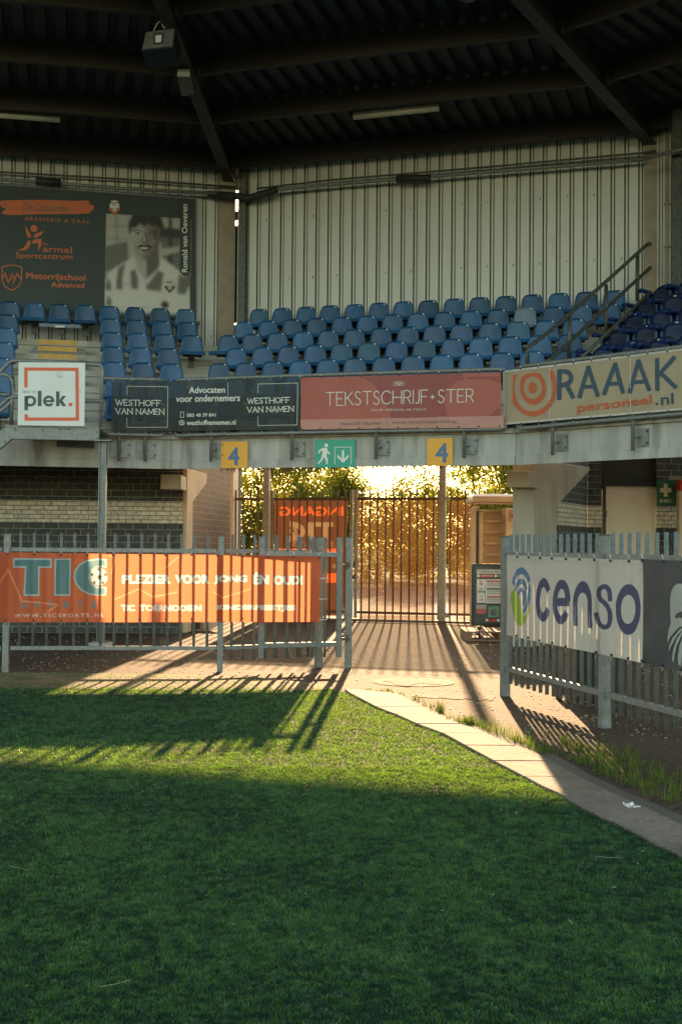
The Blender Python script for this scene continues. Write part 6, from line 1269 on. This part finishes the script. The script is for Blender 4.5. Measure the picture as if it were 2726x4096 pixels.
# ================================================================== trees behind the gate
def leafmesh(name, clumps, n, size, parent, m, cols):
    r = np.random.default_rng(rng.randrange(1 << 30)); k = r.integers(0, len(clumps), n); C = np.array([c[0] for c in clumps])[k]; Rr = np.array([c[1] for c in clumps])[k]
    v = r.normal(0, 1, (n, 3)); v /= np.linalg.norm(v, axis=1)[:, None]; p = C+v*Rr[:, None]*(r.uniform(0, 1, (n, 1))**.45)*np.array([1, 1, .8])
    p = p[p[:, 2] > .05]; n = len(p)
    a = r.normal(0, 1, (n, 3)); a /= np.linalg.norm(a, axis=1)[:, None]; b_ = np.cross(a, r.normal(0, 1, (n, 3))); b_ /= np.linalg.norm(b_, axis=1)[:, None]; s_ = size*r.uniform(.6, 1.3, (n, 1))
    V = np.stack([p-a*s_, p-b_*s_*.45, p+a*s_, p+b_*s_*.45], 1)
    off = Vector(parent['_o']) if parent is not None else Vector((0, 0, 0)); V = V-np.array(off)
    me = bpy.data.meshes.new(name); me.from_pydata(V.reshape(-1, 3).tolist(), [], (np.arange(n*4).reshape(-1, 4)).tolist())
    cl_ = np.array(cols)[r.integers(0, len(cols), n)]*r.uniform(.7, 1.35, (n, 1)); ca = me.color_attributes.new('tint', 'FLOAT_COLOR', 'POINT'); cc = np.ones((n, 4, 4)); cc[:, :, :3] = cl_[:, None]; ca.data.foreach_set('color', cc.reshape(-1))
    me.materials.append(m); o = bpy.data.objects.new(name, me); COL.objects.link(o)
    if parent is not None: o.parent = parent
    return o
GC = [(.11, .16, .02), (.16, .19, .03), (.07, .12, .02), (.20, .17, .03)]
tl = [(-6.6, 52, 5.2, 'slim pale tree at the left end behind the gate'), (-4.9, 49, 5.6, 'leafy tree seen left of the tall left gate post'), (-3.2, 50, 6.0, 'dense green tree behind the mirrored INGANG banner'), (-1.5, 48.5, 5.2, 'dark green tree above the right end of the INGANG banner'), (.3, 51, 4.3, 'thin tree with bare gaps above the left part of the netted leaf'), (1.9, 49.5, 3.9, 'low sparse tree in front of the bright sky in the middle of the gate'), (3.4, 50.5, 4.2, 'sparse tree left of the tall right gate post'), (5.1, 49, 5.4, 'leafy tree behind the narrow panel by the turnstile'), (6.6, 50, 5.8, 'dense tree seen above the turnstile roof')]
for i, (x_, y_, h_, lb_) in enumerate(tl):
    root = thing('birch_tree', lb_, 'tree', (x_, y_, 0), 'trees behind the gate'); b = MB(); cl_ = []
    top = Vector((x_+rng.uniform(-.3, .3), y_, h_)); pts = [Vector((x_, y_, 0)), Vector((x_+rng.uniform(-.1, .1), y_, h_*.35)), Vector((x_+rng.uniform(-.2, .2), y_, h_*.7)), top]; b.tube(pts, .055, r1=.015, seg=8)
    for j in range(26):
        t = rng.uniform(.12, .98); s_ = pts[0].lerp(top, t); an = rng.uniform(0, 6.28); L_ = (1.35-t*.7)*rng.uniform(.5, 1); e = s_+Vector((math.cos(an)*L_, math.sin(an)*L_, .5*L_+.1)); b.tube([s_, (s_+e)/2+Vector((0, 0, -.05)), e], .028, r1=.006, seg=5); cl_.append((tuple(e), rng.uniform(.6, 1.25))); cl_.append((tuple((s_+e)/2), rng.uniform(.5, .9)))
    cl_ += [((x_+rng.uniform(-1.2, 1.2), y_+rng.uniform(-.8, .8), rng.uniform(1.5, h_+.6)), rng.uniform(.4, 1.0)) for _ in range(26)]
    cl_.append((tuple(top), .6)); b.build('trunk', M['bark'], root); sp_ = .42 if 4 < i < 7 else 1
    leafmesh('crown', cl_, int(24000*sp_), .05, root, M['leaf'], GC)
cl_ = [((rng.uniform(-13, 13), rng.uniform(50, 53), rng.uniform(.2, 3.3)), rng.uniform(.5, 1.1)) for _ in range(150)]
o = leafmesh('hedge_foliage', cl_, 46000, .075, None, M['leaf'], GC); tag(o, 'tangled undergrowth filling the space under the trees behind the gate', 'hedge', kind='stuff')
cl_ = [((rng.uniform(-40, 40), rng.uniform(60, 64), rng.uniform(.3, 5.8)), rng.uniform(.8, 1.5)) for _ in range(330)]; cl_ = [c for c in cl_ if not (1.8 < c[0][0] < 5.8 and c[0][2] > 4.0)]
o = leafmesh('distant_hedge', cl_, 80000, .12, None, M['leaf'], GC[:3]); tag(o, 'far hedge closing the view behind the trees', 'hedge', kind='stuff')
